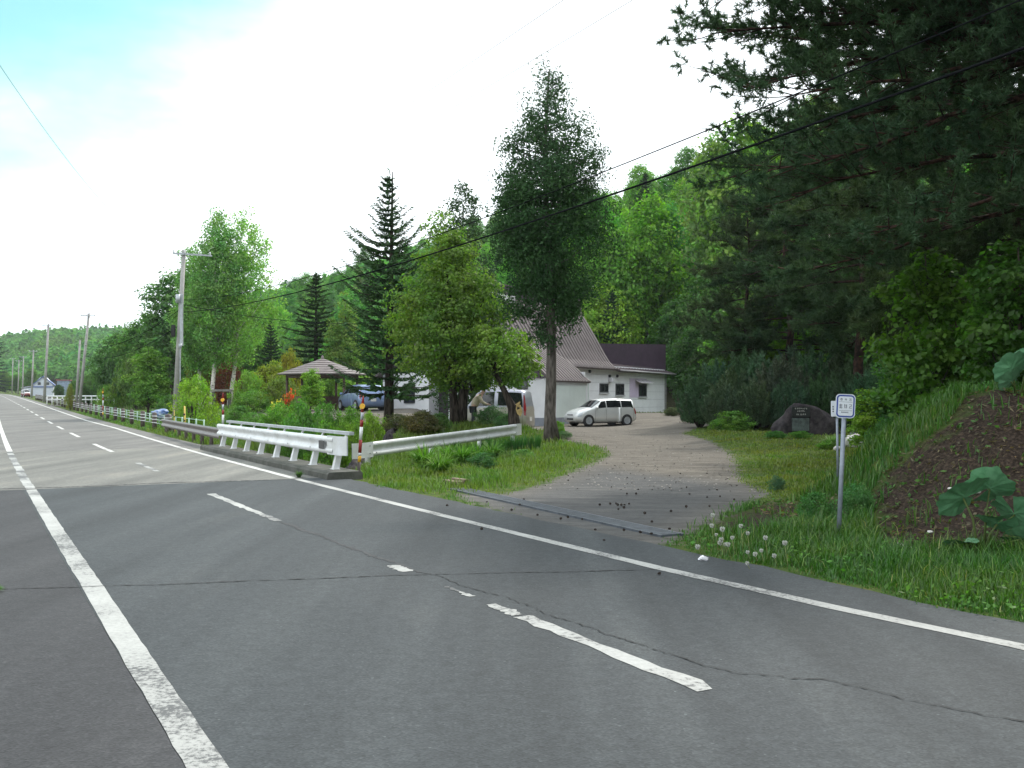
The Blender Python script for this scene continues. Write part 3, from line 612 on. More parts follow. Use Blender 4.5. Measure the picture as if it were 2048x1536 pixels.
# leaning tree with a torn stub
X, Y, Z = pd(1028, 36)
me, c1 = broad_crown('c', 3.9, [(0.45, 0.5), (0.6, 1.15), (0.8, 1.1), (1, 0.4)], 90, 70, 0.13, 0.36, 31, 0.5, 0.5, 0.8, 0.2, 0.6, lambda h: np.array([-0.2 - 1.0 * (h - 0.3), 0])); me.materials.append(LEAF)
mb = MB(); mb.tube([(0.02, 0, -0.15), (0, 0, 0.5), (-0.06, 0, 0.95), (-0.30, 0, 1.45), (-0.62, 0, 2.1), (-0.75, 0, 2.7), (-0.8, 0, 3.3)], [0.25, 0.21, 0.17, 0.11, 0.085, 0.06, 0.02], 10)
mb.tube([(-0.02, -0.02, 0.62), (0.16, -0.06, 0.98)], [0.15, 0.12], 9)
for c in c1[:22]: mb.tube([(-0.66, 0, 2.2), ((c[0] - .6) / 2, c[1] / 2, c[2] - .25), c], [0.035, 0.02, 0.006], 5)
o = tree('leaning_tree', 'small leaning tree with a freshly torn stub beside the parked van', 'tree', (X, Y, Z), me, mb.mesh('t', BARKD, True), (0.075, 0.12, 0.025))
mb = MB(); mb.add([(0.10, -0.17, 1.10), (0.24, -0.14, 1.04), (0.30, -0.15, 0.80), (0.24, -0.17, 0.62), (0.12, -0.19, 0.72), (0.06, -0.18, 0.9), (0.14, -0.12, 1.02), (0.2, -0.1, 0.85)], [(0, 1, 2, 3, 4, 5), (0, 1, 6), (1, 2, 7)])
mb.tube([(0.1, -0.1, 1.02), (0.22, -0.12, 1.16)], [0.07, 0.02], 6)
mb.build('torn_wood', mat('fresh_wood', (0.45, 0.32, 0.13), 0.8, 0.3, 9), o)
# birches
bl = [('birch tree with white trunk, leftmost of the three by the garden', 404, 74, 500, 1.75, 41, -0.6), ('tallest birch tree with white trunk, middle of the three by the garden', 428, 72, 424, 1.9, 42, 0.3), ('birch tree with drooping sunlit foliage, rightmost of the three', 462, 73, 418, 2.05, 43, 1.1)]
for lab, px, D, ytop, R, sd, lx in bl:
    X, Y, Z = pd(px, D); H = zt(ytop, D) - Z
    e = [(0.23, 0.5), (0.34, R * 0.75), (0.5, R), (0.68, R * 0.98), (0.84, R * 0.72), (0.95, R * 0.38), (1, 0.15)]
    if sd == 43: e = [(0.19, 0.35), (0.25, 1.5), (0.42, 2.45), (0.6, 2.4), (0.8, 1.9), (0.93, 0.95), (1, 0.2)]
    me, c1 = broad_crown('c', H, e, 330, 64, 0.18, 0.52, sd, 1.15, 0.5, 0.1, 0.42, 0.62, lambda h, lx=lx: np.array([lx * h * 0.9, 0.0])); me.materials.append(LEAF)
    mb = limbs(MB(), H * 0.97, 0.17, c1, 40, 0.3, sd, (lx * 0.85, 0), 0.12)
    tree('birch_tree', lab, 'tree', (X, Y, Z), me, mb.mesh('t', BIRCH, True), (0.095, 0.165, 0.064) if sd != 43 else (0.115, 0.195, 0.055), group='white-trunked birches')
# dark spruce and larch behind the gazebo
SP, brs = spruce_crown('spruce', 11.0, 0.8, lambda h: np.interp(h, [0, 0.15, 0.6, 1], [3.1, 3.2, 1.9, 0.15]), 51, 0.42, 9, 0.46, 0.3, 1.0, 0.12); SP.materials.append(NEEDLE)
mb = MB(); mb.tube([(0, 0, z) for z in np.linspace(-0.2, 11, 6)], list(np.linspace(0.24, 0.02, 6)), 8); SPT = mb.mesh('spruce_trunk', BARKD, True)
def put(kind, lab, px, D, ytop, cm, tm, Href, colr, cat='tree', group=None, wid=1.0, dz=0.0):
    X, Y, Z = pd(px, D); H = zt(ytop, D) - Z; s = H / Href
    return tree(kind, lab, cat, (X, Y, Z + dz), cm, tm, colr, random.uniform(0, 6.28), s * wid, group, s)
put('spruce_tree', 'broad dark spruce rising behind the gazebo roof', 632, 82, 548, SP, SPT, 11, (0.036, 0.064, 0.030), wid=1.15)
put('spruce_tree', 'narrow dark spruce between the birches and the gazebo', 542, 92, 640, SP, SPT, 11, (0.022, 0.042, 0.024), wid=0.8)
LAR, c1 = broad_crown('larch', 12.0, [(0.08, 1.6), (0.2, 2.6), (0.5, 1.9), (0.8, 0.9), (1, 0.1)], 300, 46, 0.3, 0.62, 61, 0.5, 0.5, 0.5, 0.3, 0.45); LAR.materials.append(LEAF)
LART = limbs(MB(), 12, 0.2, c1, 26, 0.1, 5).mesh('larch_trunk', BARK, True)
put('larch_tree', 'pale green feathery larch beside the dark spruce behind the gazebo', 690, 80, 585, LAR, LART, 12, (0.085, 0.125, 0.035))
# woods: four broadleaf kinds, far spruce, far birch
BRD = []
for i, (H, e, nc, pr, lf, rc) in enumerate([(13, [(0.12, 1.5), (0.3, 3.0), (0.55, 3.3), (0.8, 2.4), (1, 0.5)], 330, 52, 0.34, 0.85), (12, [(0.1, 1.2), (0.3, 2.3), (0.6, 2.6), (0.85, 1.7), (1, 0.3)], 300, 50, 0.31, 0.75),
        (14, [(0.2, 1.4), (0.4, 2.6), (0.7, 2.5), (0.9, 1.5), (1, 0.3)], 290, 50, 0.33, 0.8), (11, [(0.05, 2.0), (0.3, 3.2), (0.6, 3.0), (0.85, 1.9), (1, 0.4)], 320, 52, 0.34, 0.9)]):
    me, c1 = broad_crown('broad', H, e, nc, pr, lf, rc, 70 + i, 0.55, 0.45, 0.7, 0.3, 0.6); me.materials.append(LEAF)
    BRD.append((me, limbs(MB(), H, 0.24, c1, 30, 0.2, i, wob=0.12).mesh('broad_trunk', BARK, True), H))
AB, c1 = broad_crown('airy', 14, [(0.3, 0.8), (0.45, 1.8), (0.7, 1.9), (0.9, 1.1), (1, 0.3)], 230, 42, 0.26, 0.6, 81, 1.0, 0.6, 0.2, 0.5, 0.6); AB.materials.append(LEAF)
ABT = limbs(MB(), 14, 0.15, c1, 30, 0.3, 9, wob=0.15).mesh('airy_trunk', BIRCH, True)
# named singles of the middle distance
for lab, px, D, yt, k, colr, wd in [
        ('bright yellow-green maple lit at the forest edge behind the house', 1300, 104, 392, 0, (0.07, 0.145, 0.014), 0.9), ('rounded bright green tree behind the tall conifer and house', 1225, 102, 440, 3, (0.06, 0.13, 0.016), 0.9),
        ('low spreading maple with layered bright leaves over the house roof', 1215, 97, 560, 3, (0.10, 0.16, 0.018), 0.95),
        ('dark leafy tree close behind the right end of the flat-roofed wing', 1362, 95, 590, 3, (0.03, 0.07, 0.018), 1.0), ('low dark bushy tree between the flat-roofed wing and the dwarf pines', 1398, 84, 640, 0, (0.026, 0.06, 0.016), 1.2), ('small dark tree just beyond the corner of the flat-roofed wing', 1345, 100, 640, 1, (0.03, 0.068, 0.02), 1.3),
        ('tall airy pale birch against the sky above the woods', 1430, 98, 258, 9, (0.09, 0.13, 0.05), 0.9), ('tall light green tree with pointed top against the sky beside the pines', 1492, 96, 236, 2, (0.09, 0.15, 0.03), 0.95),
        ('dark leafy tree at the left end of the woods beyond the cable fence', 235, 118, 668, 0, (0.035, 0.075, 0.02), 1.1), ('rounded mid green tree beyond the road behind the first utility pole', 292, 112, 628, 1, (0.05, 0.10, 0.025), 1.2),
        ('tall dark green tree left of the birches behind the first utility pole', 345, 104, 545, 2, (0.05, 0.10, 0.035), 1.15), ('leafy green tree filling the gap behind the birches', 400, 108, 560, 0, (0.055, 0.105, 0.03), 1.0), ('leafy green tree right behind the drooping birch', 500, 112, 600, 3, (0.06, 0.115, 0.028), 1.0)]:
    cm, tm, Hr = (AB, ABT, 14) if k == 9 else BRD[k]
    put('birch_tree' if k == 9 else 'broadleaf_tree', lab, px, D, yt, cm, tm, Hr, colr, wid=wd)
# the wooded hillside
GW = 'trees on the wooded hillside'
kinds = [('broadleaf_tree', 'leafy broadleaf tree in the dense wood on the hillside'), ('birch_tree', 'slender airy birch in the dense wood on the hillside'), ('spruce_tree', 'dark spruce in the dense wood on the hillside'), ('larch_tree', 'pale feathery larch in the dense wood on the hillside')]
pts = []; tries = 0
HOUSE = (7.5, 73)
while len(pts) < 285 and tries < 60000:
    tries += 1
    d = 3 + 90 * random.random() ** 1.7; t = random.uniform(-12, 330)
    q = float(foot(t)) + d; X, Y = xy(t, q); X = float(X); Y = float(Y)
    if Y < 30: continue
    px = CX + FPX * X / Y
    if px < -40 or px > 2130: continue
    if 1290 < px < 1410 and Y < 98: continue
    if t > 170 and random.random() < 0.35: continue
    md = 3.6 + 0.012 * Y
    if any((X - a) ** 2 + (Y - b) ** 2 < md * md for a, b in pts): continue
    if abs(X - 5) < 14 and 56 < Y < 95 and X < 14.5: continue
    pts.append((X, Y))
for X, Y in pts:
    px = CX + FPX * X / Y; u = random.random(); z = gz(X, Y) - 0.1
    if px > 1330: kd = 0 if u < 0.62 else 1 if u < 0.85 else 2
    else: kd = 0 if u < 0.66 else 2 if u < 0.80 else 3
    if kd == 0:
        cm, tm, Hr = random.choice(BRD); c = random.choice([(0.05, 0.125, 0.024), (0.062, 0.148, 0.026), (0.042, 0.105, 0.027), (0.08, 0.16, 0.022), (0.055, 0.13, 0.036)])
    elif kd == 1: cm, tm, Hr, c = AB, ABT, 14, (0.05, 0.11, 0.038)
    elif kd == 2: cm, tm, Hr, c = SP, SPT, 11, (0.03, 0.055, 0.03)
    else: cm, tm, Hr, c = LAR, LART, 12, (0.065, 0.115, 0.04)
    s = random.uniform(0.75, 1.1)
    tree(*kinds[kd], 'tree', (X, Y, z), cm, tm, col3(c, 0.2), random.uniform(0, 6.28), s * random.uniform(0.9, 1.15), GW + ' ' + ('(broadleaf)', '(birch)', '(spruce)', '(larch)')[kd], s)
# far wood on the hills: one mass
cl = []; r = np.random.default_rng(5)
for k in range(75000):
    t = r.uniform(120, 1150); q = r.uniform(-220, 330)
    if -30 < q < 24 and t < 560 or q < 34 and t < 420: continue
    X, Y = map(float, xy(t, q)); px = CX + FPX * X / Y
    if Y < 60 or px < -1100 or px > 2200: continue
    hillq = q - 42
    if t < 500 and q > 0 and hillq < 60 * (1 - t / 500) + 8: continue
    if r.random() > min(1, (300 / Y)) * 0.75: continue
    cl.append((X, Y, r.uniform(0.6, 1.4)))
cl = np.array(cl); n = len(cl); per = 34
con = r.random(n) < 0.3; Rr = (2.4 + 0.0022 * cl[:, 1]) * r.uniform(0.7, 1.3, n) * np.where(con, 0.7, 1.05); Hh = 7.5 * cl[:, 2] * np.where(con, 1.25, 1)
cid = np.repeat(np.arange(n), per); o3 = unit(r.normal(size=(n * per, 3))) * r.uniform(0.75, 1.05, (n * per, 1)); o3[:, 2] = np.abs(o3[:, 2]) * 1.5 - 0.5
tap = np.where(con[cid], np.clip(0.75 - 0.65 * o3[:, 2], 0.08, 1), 1.0); P = np.stack([cl[cid, 0] + o3[:, 0] * Rr[cid] * tap, cl[cid, 1] + o3[:, 1] * Rr[cid] * tap, ground(cl[:, 0], cl[:, 1])[cid] + Hh[cid] * (0.45 + 0.42 * o3[:, 2])], -1)
sz = (0.55 + 0.0021 * cl[cid, 1]) * r.uniform(0.6, 1.3, n * per)
V, F = cards(P, o3 + r.normal(size=o3.shape) * 0.5 + np.array([0, 0, .5]), sz * 1.3, sz, r)
fw = link('far_forest', npmesh('far_forest', V, F), LEAFF, col=(0.058, 0.120, 0.045)); tag(fw, 'distant green wood covering the hills up to the skyline', 'forest', kind='stuff')
print('far clumps', n)
# ------------------------------------------------------------------ pines at right
A_ = PI
limsA = [(9.9, A_ + 0.02, 8.1, -0.55, 30, 1.35, 0.03, 0.15), (9.2, A_ - 0.10, 7.6, -2.6, 30, 1.5, 0.05, 0.12), (8.5, A_ + 0.18, 7.4, -2.7, 30, 1.5, 0.04, 0.12), (7.2, A_ + 0.0, 6.6, -1.3, 28, 1.4, 0.05, 0.15), (6.8, A_ + 0.30, 6.0, -2.0, 26, 1.3, 0.03, 0.12), (6.3, A_ - 0.25, 6.2, -1.2, 26, 1.4, 0.04, 0.12),
        (10.8, A_ - 0.15, 6.6, 0.5, 28, 1.4, 0.0, 0.15), (11.6, A_ + 0.3, 6.0, 0.8, 26, 1.3, 0.0, 0.15), (12.4, A_, 5.0, 1.2, 22, 1.2, 0, 0.15), (13.4, A_ + 0.6, 4.2, 1.2, 20, 1.2, 0, 0.2), (14.2, A_ - 0.5, 3.2, 1.2, 18, 1.1, 0, 0.2)]
limsA += [(9.4 + 0.45 * k, A_ - 0.3 - 0.22 * k, 6.8 - 0.3 * k, -0.4 + 0.2 * k, 28, 1.5, 0.02, 0.12) for k in range(5)] + [(11.0, A_ + 0.05, 6.6, -0.5, 28, 1.5, 0.02, 0.1), (11.6, A_ - 0.2, 6.2, -0.2, 28, 1.5, 0.02, 0.1)]
limsA += [(10.0, A_ + 0.12, 7.5, -0.1, 30, 1.5, 0.02, 0.15), (9.6, A_ - 0.05, 7.2, 0.35, 30, 1.5, 0.0, 0.15), (10.4, A_ + 0.25, 6.9, 0.1, 28, 1.4, 0.0, 0.15), (9.3, A_ - 0.2, 7.9, -0.9, 30, 1.5, 0.03, 0.15), (9.0, A_ + 0.1, 6.2, -1.0, 28, 1.5, 0.03, 0.15)]
limsA += [(6.5 + k * 0.75, a, random.uniform(4, 6), random.uniform(-1, 0.6), 20, 1.3, 0.03, 0.2) for k, a in enumerate([4.2, 5.0, 5.8, 0.4, 1.2, 2.0, 2.5, 4.6, 5.6, 0.8, 2.2])]
X, Y, Z = pd(2225, 20.5)
limsA = [(l[0] - 1.25, *l[1:4], int(l[4] * 1.5), l[5] * 1.3, l[6], 0.1) for l in limsA]
tm, cm = pine_tree('pine', 15.5, 0.30, limsA, 91, 0.15, 0.023, 28); cm.materials.append(NEEDLE)
o = thing('pine_tree', 'large red-barked pine reaching over the driveway from the right edge', 'tree', (X, Y, Z)); link('crown', cm, None, o, col=(0.043, 0.072, 0.046)); tm.build('trunk', BARKP, o, True)
PM = []
for i in range(2):
    r = np.random.default_rng(200 + i); lm = []
    z = 4.2
    while z < 14.6:
        for j in range(4 if z < 12 else 3):
            re = np.interp(z, [4, 7, 11, 14.6], [3.4, 3.9, 2.9, 0.9]) * r.uniform(0.7, 1.15)
            lm.append((z + r.uniform(-.3, .3), r.uniform(0, 6.28), re, r.uniform(-0.9, 0.5) if z < 10 else r.uniform(0, 1.0), 15, 1.15, 0.03, 0.2))
        z += 0.95
    tm, cm = pine_tree('pine_mid', 15.0, 0.22, lm, 300 + i, 0.26, 0.034, 14); cm.materials.append(NEEDLE)
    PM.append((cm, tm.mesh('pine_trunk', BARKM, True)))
for i, (lab, px, D, yt, wd) in enumerate([('tall pine just left of the overhanging pine, crown above the grey lamp post', 1900, 30, -60, 1.0), ('pine with reddish trunk standing behind the dwarf pine thicket', 1722, 42, 120, 1.0), ('lower pine at the left edge of the pines above the house yard', 1495, 53, 380, 0.9),
        ('broad pine between the house yard and the boulder, behind the thicket', 1575, 50, 318, 1.15), ('pine at the right edge behind the dandelion bank', 2040, 31, -20, 1.0), ('pine in the second row above the boulder', 1650, 56, 250, 1.0), ('slim pine leaning over the dark gap beside the grey lamp post', 1800, 47, 160, 0.9)]):
    cm, tm = PM[i % 2]; put('pine_tree', lab, px, D, yt, cm, tm, 15.0, (0.038, 0.063, 0.038) if i % 2 else (0.046, 0.066, 0.038), group='dark pines at the right', wid=wd)
# pines of the same row just outside the frame, whose shade falls on the verge and the driveway mouth
for i, (X, Y, s) in enumerate([(15.5, 19, 1.05), (13.5, 8.5, 1.1), (12.0, 2.0, 1.0), (17.5, 12.5, 1.15), (19.0, 27.5, 1.15), (22, 20, 1.2), (16, -3, 1.1)]):
    cm, tm = PM[i % 2]; tree('pine_tree', 'pine of the roadside row standing just outside the right edge of the frame', 'tree', (X, Y, gz(X, Y)), cm, tm, (0.034, 0.060, 0.038), i * 1.3, s * 1.15, 'roadside pines outside the frame', s)
# young broadleaf trees under the pines
YM, c1 = broad_crown('young', 5.0, [(0.16, 0.6), (0.3, 0.95), (0.55, 1.0), (0.8, 0.8), (1, 0.2)], 150, 56, 0.145, 0.30, 95, 0.5, 0.5, 0.8, 0.35, 0.65); YM.materials.append(LEAF)
YMT = limbs(MB(), 5, 0.07, c1, 34, 0.15, 7, wob=0.2).mesh('young_trunk', BARKD, True)
for lab, px, D, yt, wd, c in [('young bright green maple under the pines above the weedy bank', 1862, 22, 478, 1.0, (0.040, 0.082, 0.011)), ('young green maple at the right edge under the pines', 2035, 19.5, 460, 1.1, (0.028, 0.065, 0.012)), ('green sapling in the shade at the right edge behind the big-leaved butterbur', 1985, 24, 560, 1.1, (0.028, 0.065, 0.012)),
        ('small light green maple in the dark wood behind the dwarf pine thicket', 1602, 54, 555, 1.2, (0.07, 0.135, 0.018)), ('pale sapling at the wood edge left of the dwarf pine thicket', 1462, 56, 610, 1.1, (0.05, 0.10, 0.025)), ('bushy sapling right of the dwarf pine thicket below the maple', 1805, 25, 690, 1.3, (0.045, 0.10, 0.03))]:
    put('maple_sapling', lab, px, D, yt, YM, YMT, 5.0, c, wid=wd)
put('maple_sapling', 'knee-high yellow-green maple sapling just right of the small blue-edged sign', 1742, 25.5, 772, YM, YMT, 5.0, (0.10, 0.16, 0.022), wid=1.5)
# dwarf pine thicket: dense upright candles
r = np.random.default_rng(17); P = []; D_ = []
for k in range(52):
    a = r.uniform(0, 6.28); rr = 1.15 * r.random() ** 0.5; hh = (2.5 - 0.9 * rr ** 1.5) * r.uniform(0.8, 1.08)
    for s in np.arange(0.25, 1.12, 0.055):
        for _ in range(3):
            lean_ = np.array([math.cos(a), math.sin(a), 0]) * rr * (0.55 + 0.45 * s)
            P.append(lean_ + np.array([r.normal() * 0.05 * (1.35 - s), r.normal() * 0.05 * (1.35 - s), hh * s])); D_.append(np.array([math.cos(a) * .35 + r.normal() * .3, math.sin(a) * .35 + r.normal() * .3, 1.0]))
V, F = needle_tufts(np.array(P), np.array(D_), 9, 0.16, 0.042, r, 0.4); DP = npmesh('dwarf_pine', V, F); DP.materials.append(NEEDLE)
mb = MB()
for k in range(14): a = r.uniform(0, 6.28); mb.tube([(0, 0, -0.1), (0.5 * math.cos(a), 0.5 * math.sin(a), 0.7), (0.8 * math.cos(a), 0.8 * math.sin(a), 1.7)], [0.05, 0.035, 0.01], 5)
DPT = mb.mesh('dwarf_pine_stem', BARKD, True)
for i, (px, D, yt) in enumerate([(1400, 47, 752), (1432, 48, 728), (1468, 46, 742), (1490, 49, 706), (1528, 47, 715), (1562, 45, 722), (1592, 49, 700), (1625, 46, 708), (1660, 46, 715), (1690, 45, 712), (1722, 44, 712), (1448, 44, 770), (1510, 43.5, 765), (1580, 43, 762), (1640, 43, 758), (1700, 42, 750), (1745, 41, 745)]):
    o = put('dwarf_pine', 'blue-green dwarf pine bush in the thicket behind the boulder', px, D, yt, DP, DPT, 2.5, col3((0.066, 0.105, 0.070), 0.15), 'bush', 'dwarf pines of the thicket', 1.15)
for o in list(bpy.data.objects):
    if o.name.startswith('dwarf_pine') and o.parent is None:
        for c in o.children: c.name = c.name.replace('trunk', 'stem').replace('crown', 'foliage')
# ------------------------------------------------------------------ shrubs and garden plants
BU = [bush_mesh('bush%d' % i, 1.0, 1.5, 120, 60, 0.10 if i < 3 else 0.085, 400 + i, 0.55 if i != 1 else 0.35, 0.5) for i in range(4)]
for b_ in BU: b_.materials.append(LEAF)
mb = MB(); r = np.random.default_rng(3)
for k in range(12): a = r.uniform(0, 6.28); mb.tube([(0.05 * math.cos(a), 0.05 * math.sin(a), -0.1), (0.3 * math.cos(a), 0.3 * math.sin(a), 0.6), (0.6 * math.cos(a), 0.6 * math.sin(a), 1.1)], [0.03, 0.02, 0.006], 5)
BUS = mb.mesh('bush_stems', BARK, True)
def bush(lab, px, D, yt, rpx, k, c, group=None, name='shrub', stems=True, cat='shrub', sink=0.0):
    X, Y, Z = pd(px, D); H = max(0.25, zt(yt, D) - Z); R = rpx * D / FPX
    o = thing(name, lab, cat, (X, Y, Z - sink), random.uniform(0, 6.28), group); o.scale = (R, R, (H + sink) / 1.5)
    link('foliage', BU[k], None, o, col=c)
    if stems: link('stem', BUS, None, o)
    return o
bush('dark bronze-green rounded shrub beyond the cable fence', 240, 116, 694, 46, 0, (0.035, 0.075, 0.025))
bush('olive shrub with reddish young tips behind the thin-stemmed tree', 270, 100, 700, 38, 2, (0.06, 0.095, 0.025))
put('shrub', 'multi-stemmed shrub with yellow top leaves beside the first utility pole', 300, 70, 688, YM, YMT, 5.0, (0.08, 0.14, 0.03), 'shrub', None, 1.25)
bush('bright yellow-green bush behind the brown guard rail', 388, 52, 757, 46, 1, (0.115, 0.17, 0.02))
bush('dull green bush left of the bright yellow-green bush', 336, 62, 790, 24, 0, (0.045, 0.085, 0.025))
bush('dark red-leaved maple bush between the birch trunks', 432, 79, 690, 48, 1, (0.075, 0.022, 0.018), name='red_maple', cat='shrub')
bush('olive-gold shrub at the foot of the pole wires, left of the red maple', 395, 78, 700, 26, 2, (0.09, 0.10, 0.02))
bush('golden clipped shrub rising behind the gazebo eaves', 578, 72, 702, 26, 2, (0.16, 0.13, 0.018)); bush('golden-green shrub spreading left of the gazebo', 542, 70, 726, 42, 2, (0.13, 0.135, 0.018))
bush('light green shrub right of the rightmost birch trunk', 500, 66, 742, 34, 0, (0.095, 0.15, 0.025)); bush('olive shrub under the gazebo eaves', 560, 66, 755, 40, 1, (0.075, 0.095, 0.02)); bush('low mid green shrub in front of the golden shrub', 508, 60, 782, 40, 3, (0.06, 0.11, 0.022))
bush('bright green shrub behind the gazebo posts', 712, 74, 752, 44, 0, (0.08, 0.13, 0.02)); bush('leafy shrub at the right rear of the gazebo', 668, 76, 745, 30, 2, (0.075, 0.125, 0.022))
put('small_tree', 'small light green tree with two stems in front of the gazebo', 622, 55, 733, YM, YMT, 5.0, (0.095, 0.16, 0.022), 'tree', None, 1.15)
GB = 'low green shrubs of the garden bank'
for lab, px, D, yt, rp, k, c in [('ferny green shrub on the garden bank above the far end of the bridge rail', 512, 44, 826, 40, 3, (0.05, 0.10, 0.02)), ('feathery green shrub on the garden bank below the azalea', 560, 43, 807, 38, 3, (0.07, 0.14, 0.022)), ('dense green shrub on the garden bank below the small two-stemmed tree', 610, 41, 803, 42, 0, (0.06, 0.13, 0.025)),
        ('dark green shrub on the garden bank below the gazebo', 655, 40, 807, 38, 3, (0.06, 0.12, 0.022)), ('bright green shrub on the garden bank below the blue-grey car', 700, 39, 819, 36, 1, (0.085, 0.145, 0.02)), ('sunlit yellow-green shrub beside the spruce trunk', 745, 38, 824, 30, 0, (0.12, 0.17, 0.022)),
        ('yellow-green tufted shrub low on the stream bank', 715, 36, 842, 36, 1, (0.12, 0.17, 0.025)), ('mid green shrub low on the stream bank behind the bridge rail', 655, 36, 845, 36, 0, (0.075, 0.135, 0.022)), ('grey-green shrub behind the middle of the bridge rail', 590, 38, 840, 34, 3, (0.06, 0.12, 0.025)), ('leafy shrub behind the snow pole at the far end of the bridge', 480, 48, 812, 30, 0, (0.05, 0.10, 0.025))]:
    bush(lab, px, D, yt, rp, k, c, GB)
bush('bronze-brown twiggy shrub under the maple by the stream wall', 842, 35.5, 822, 40, 2, (0.07, 0.058, 0.028)); bush('brown-green shrub at the foot of the spruce', 795, 37, 828, 32, 3, (0.06, 0.06, 0.026)); bush('dark green shrub left of the twin maple trunks', 880, 36, 826, 24, 0, (0.05, 0.09, 0.025))
bush('grey-green shrub in front of the van', 985, 38.5, 812, 34, 3, (0.045, 0.09, 0.045)); bush('low grey-green shrub by the leaning tree', 1010, 36.5, 828, 22, 0, (0.05, 0.10, 0.045))
bush('light green leafy plant at the right foot of the tall conifer', 1118, 38.5, 842, 12, 0, (0.10, 0.17, 0.025), stems=False, name='leafy_plant', cat='plant'); bush('dark green bushy plant right of the tall conifer', 1126, 36, 868, 20, 3, (0.035, 0.075, 0.03), stems=False, name='leafy_plant', cat='plant')
bush('rounded dark green peony bush beside the drain', 967, 23.2, 905, 30, 3, (0.03, 0.075, 0.03), stems=False, name='peony_bush', cat='plant'); bush('round pale-edged leafy plant near the tall conifer', 1046, 26.8, 903, 22, 0, (0.07, 0.13, 0.04), stems=False, name='leafy_plant', cat='plant')
bush('pale fresh green shrub at the grass edge left of the boulder', 1468, 43, 822, 44, 0, (0.075, 0.14, 0.03)); bush('reddish-purple low shrub at the corner of the house', 1385, 55, 812, 26, 2, (0.05, 0.026, 0.034)); bush('dark olive shrub beside the reddish one at the wood edge', 1345, 62, 815, 18, 0, (0.04, 0.045, 0.025))
bush('dark green hosta-like plant in front of the boulder', 1551, 35, 866, 22, 0, (0.035, 0.095, 0.025), stems=False, name='leafy_plant', cat='plant'); bush('low green plant right of the one before the boulder', 1602, 35, 876, 22, 3, (0.05, 0.11, 0.02), stems=False, name='leafy_plant', cat='plant')
bush('spiky grey-green weed at the edge of the driveway', 1553, 17.5, 972, 17, 3, (0.04, 0.075, 0.05), stems=False, name='weed', cat='plant'); bush('broad green weed patch left of the sign post foot', 1630, 13.5, 985, 40, 0, (0.04, 0.095, 0.03), stems=False, name='weed', cat='plant', sink=0.1)
bush('leafy green weed behind the sign post foot', 1710, 13.2, 968, 38, 3, (0.045, 0.105, 0.04), stems=False, name='weed', cat='plant'); bush('bright green weed on the bank right of the white rock', 1790, 21, 868, 40, 0, (0.07, 0.14, 0.022), stems=False, name='weed', cat='plant')
bush('tall bright weed at the crest of the bank', 1880, 18.5, 800, 46, 1, (0.08, 0.155, 0.022), stems=False, name='weed', cat='plant'); bush('green weed below the young maple on the bank', 1830, 19.5, 835, 44, 3, (0.065, 0.135, 0.022), stems=False, name='weed', cat='plant'); bush('deep green weed at the crest near the right edge', 1960, 17.5, 770, 50, 0, (0.045, 0.11, 0.022), stems=False, name='weed', cat='plant'); bush('small green weed beside the second sign post', 1660, 30, 905, 24, 3, (0.07, 0.14, 0.02), stems=False, name='weed', cat='plant')
bush('green shrub on the bank above the white rock', 1765, 24, 842, 34, 2, (0.045, 0.10, 0.03))
# azaleas
for lab, px, D, yt, rp, fc, nfl in [('azalea bush in orange-red bloom in front of the gazebo', 580, 52, 786, 15, (0.42, 0.055, 0.022), 60), ('low shrub with small yellow-orange flowers left of the azalea', 556, 50, 802, 18, (0.42, 0.27, 0.05), 36)]:
    o = bush(lab, px, D, yt, rp, 0, (0.06, 0.11, 0.025), name='azalea_bush'); r = np.random.default_rng(px)
    cs = np.array([(-0.3, -0.6, 1.15), (0.4, -0.5, 1.3), (0.05, -0.75, 1.05), (0.1, 0.1, 1.35), (-0.5, -0.4, 1.0)]); o.rotation_euler = (0, 0, 0)
    P = cs[r.integers(0, 5, nfl)] + r.normal(size=(nfl, 3)) * 0.17
    P = np.repeat(P, 5, 0) + r.normal(size=(nfl * 5, 3)) * 0.06
    V, F = cards(P, r.normal(size=P.shape) + unit(P), 0.15, 0.13, r); link('flowers', npmesh('flowers', V, F), LEAF, o, col=fc)
# strap-leaved clumps
SP1 = strap_plant('daylily', 260, 0.62, 0.024, 1, 1.05, 1.25); SP2 = strap_plant('iris', 90, 0.85, 0.03, 2, 0.28, 0.5)
for k_ in (SP1, SP2): k_.materials.append(BLADE)
def strap(lab, px, py, me, s, c, group=None, name='daylily_clump'):
    X, Y, Z = at(px, py); o = thing(name, lab, 'plant', (X, Y, Z), random.uniform(0, 6), group); o.scale = (s, s, s); link('leaves', me, None, o, col=c); return o
G2 = 'daylily clumps on the verge'
strap('bright green arching daylily clump nearest the entry guard rail end', 850, 938, SP1, 1.15, (0.10, 0.19, 0.022), G2); strap('bright green daylily clump left of the peony bush', 880, 950, SP1, 1.0, (0.10, 0.18, 0.022), G2); strap('bright green daylily clump behind the peony bush', 925, 932, SP1, 1.1, (0.09, 0.175, 0.022), G2)
strap('deep green daylily clump just under the middle of the entry guard rail', 895, 930, SP1, 1.1, (0.08, 0.165, 0.022), G2); strap('deep green daylily clump between the iris bed and the peony bush', 955, 922, SP1, 0.95, (0.08, 0.165, 0.022), G2); strap('pale green daylily clump at the end of the iris bed', 985, 918, SP1, 1.0, (0.09, 0.17, 0.03), G2)
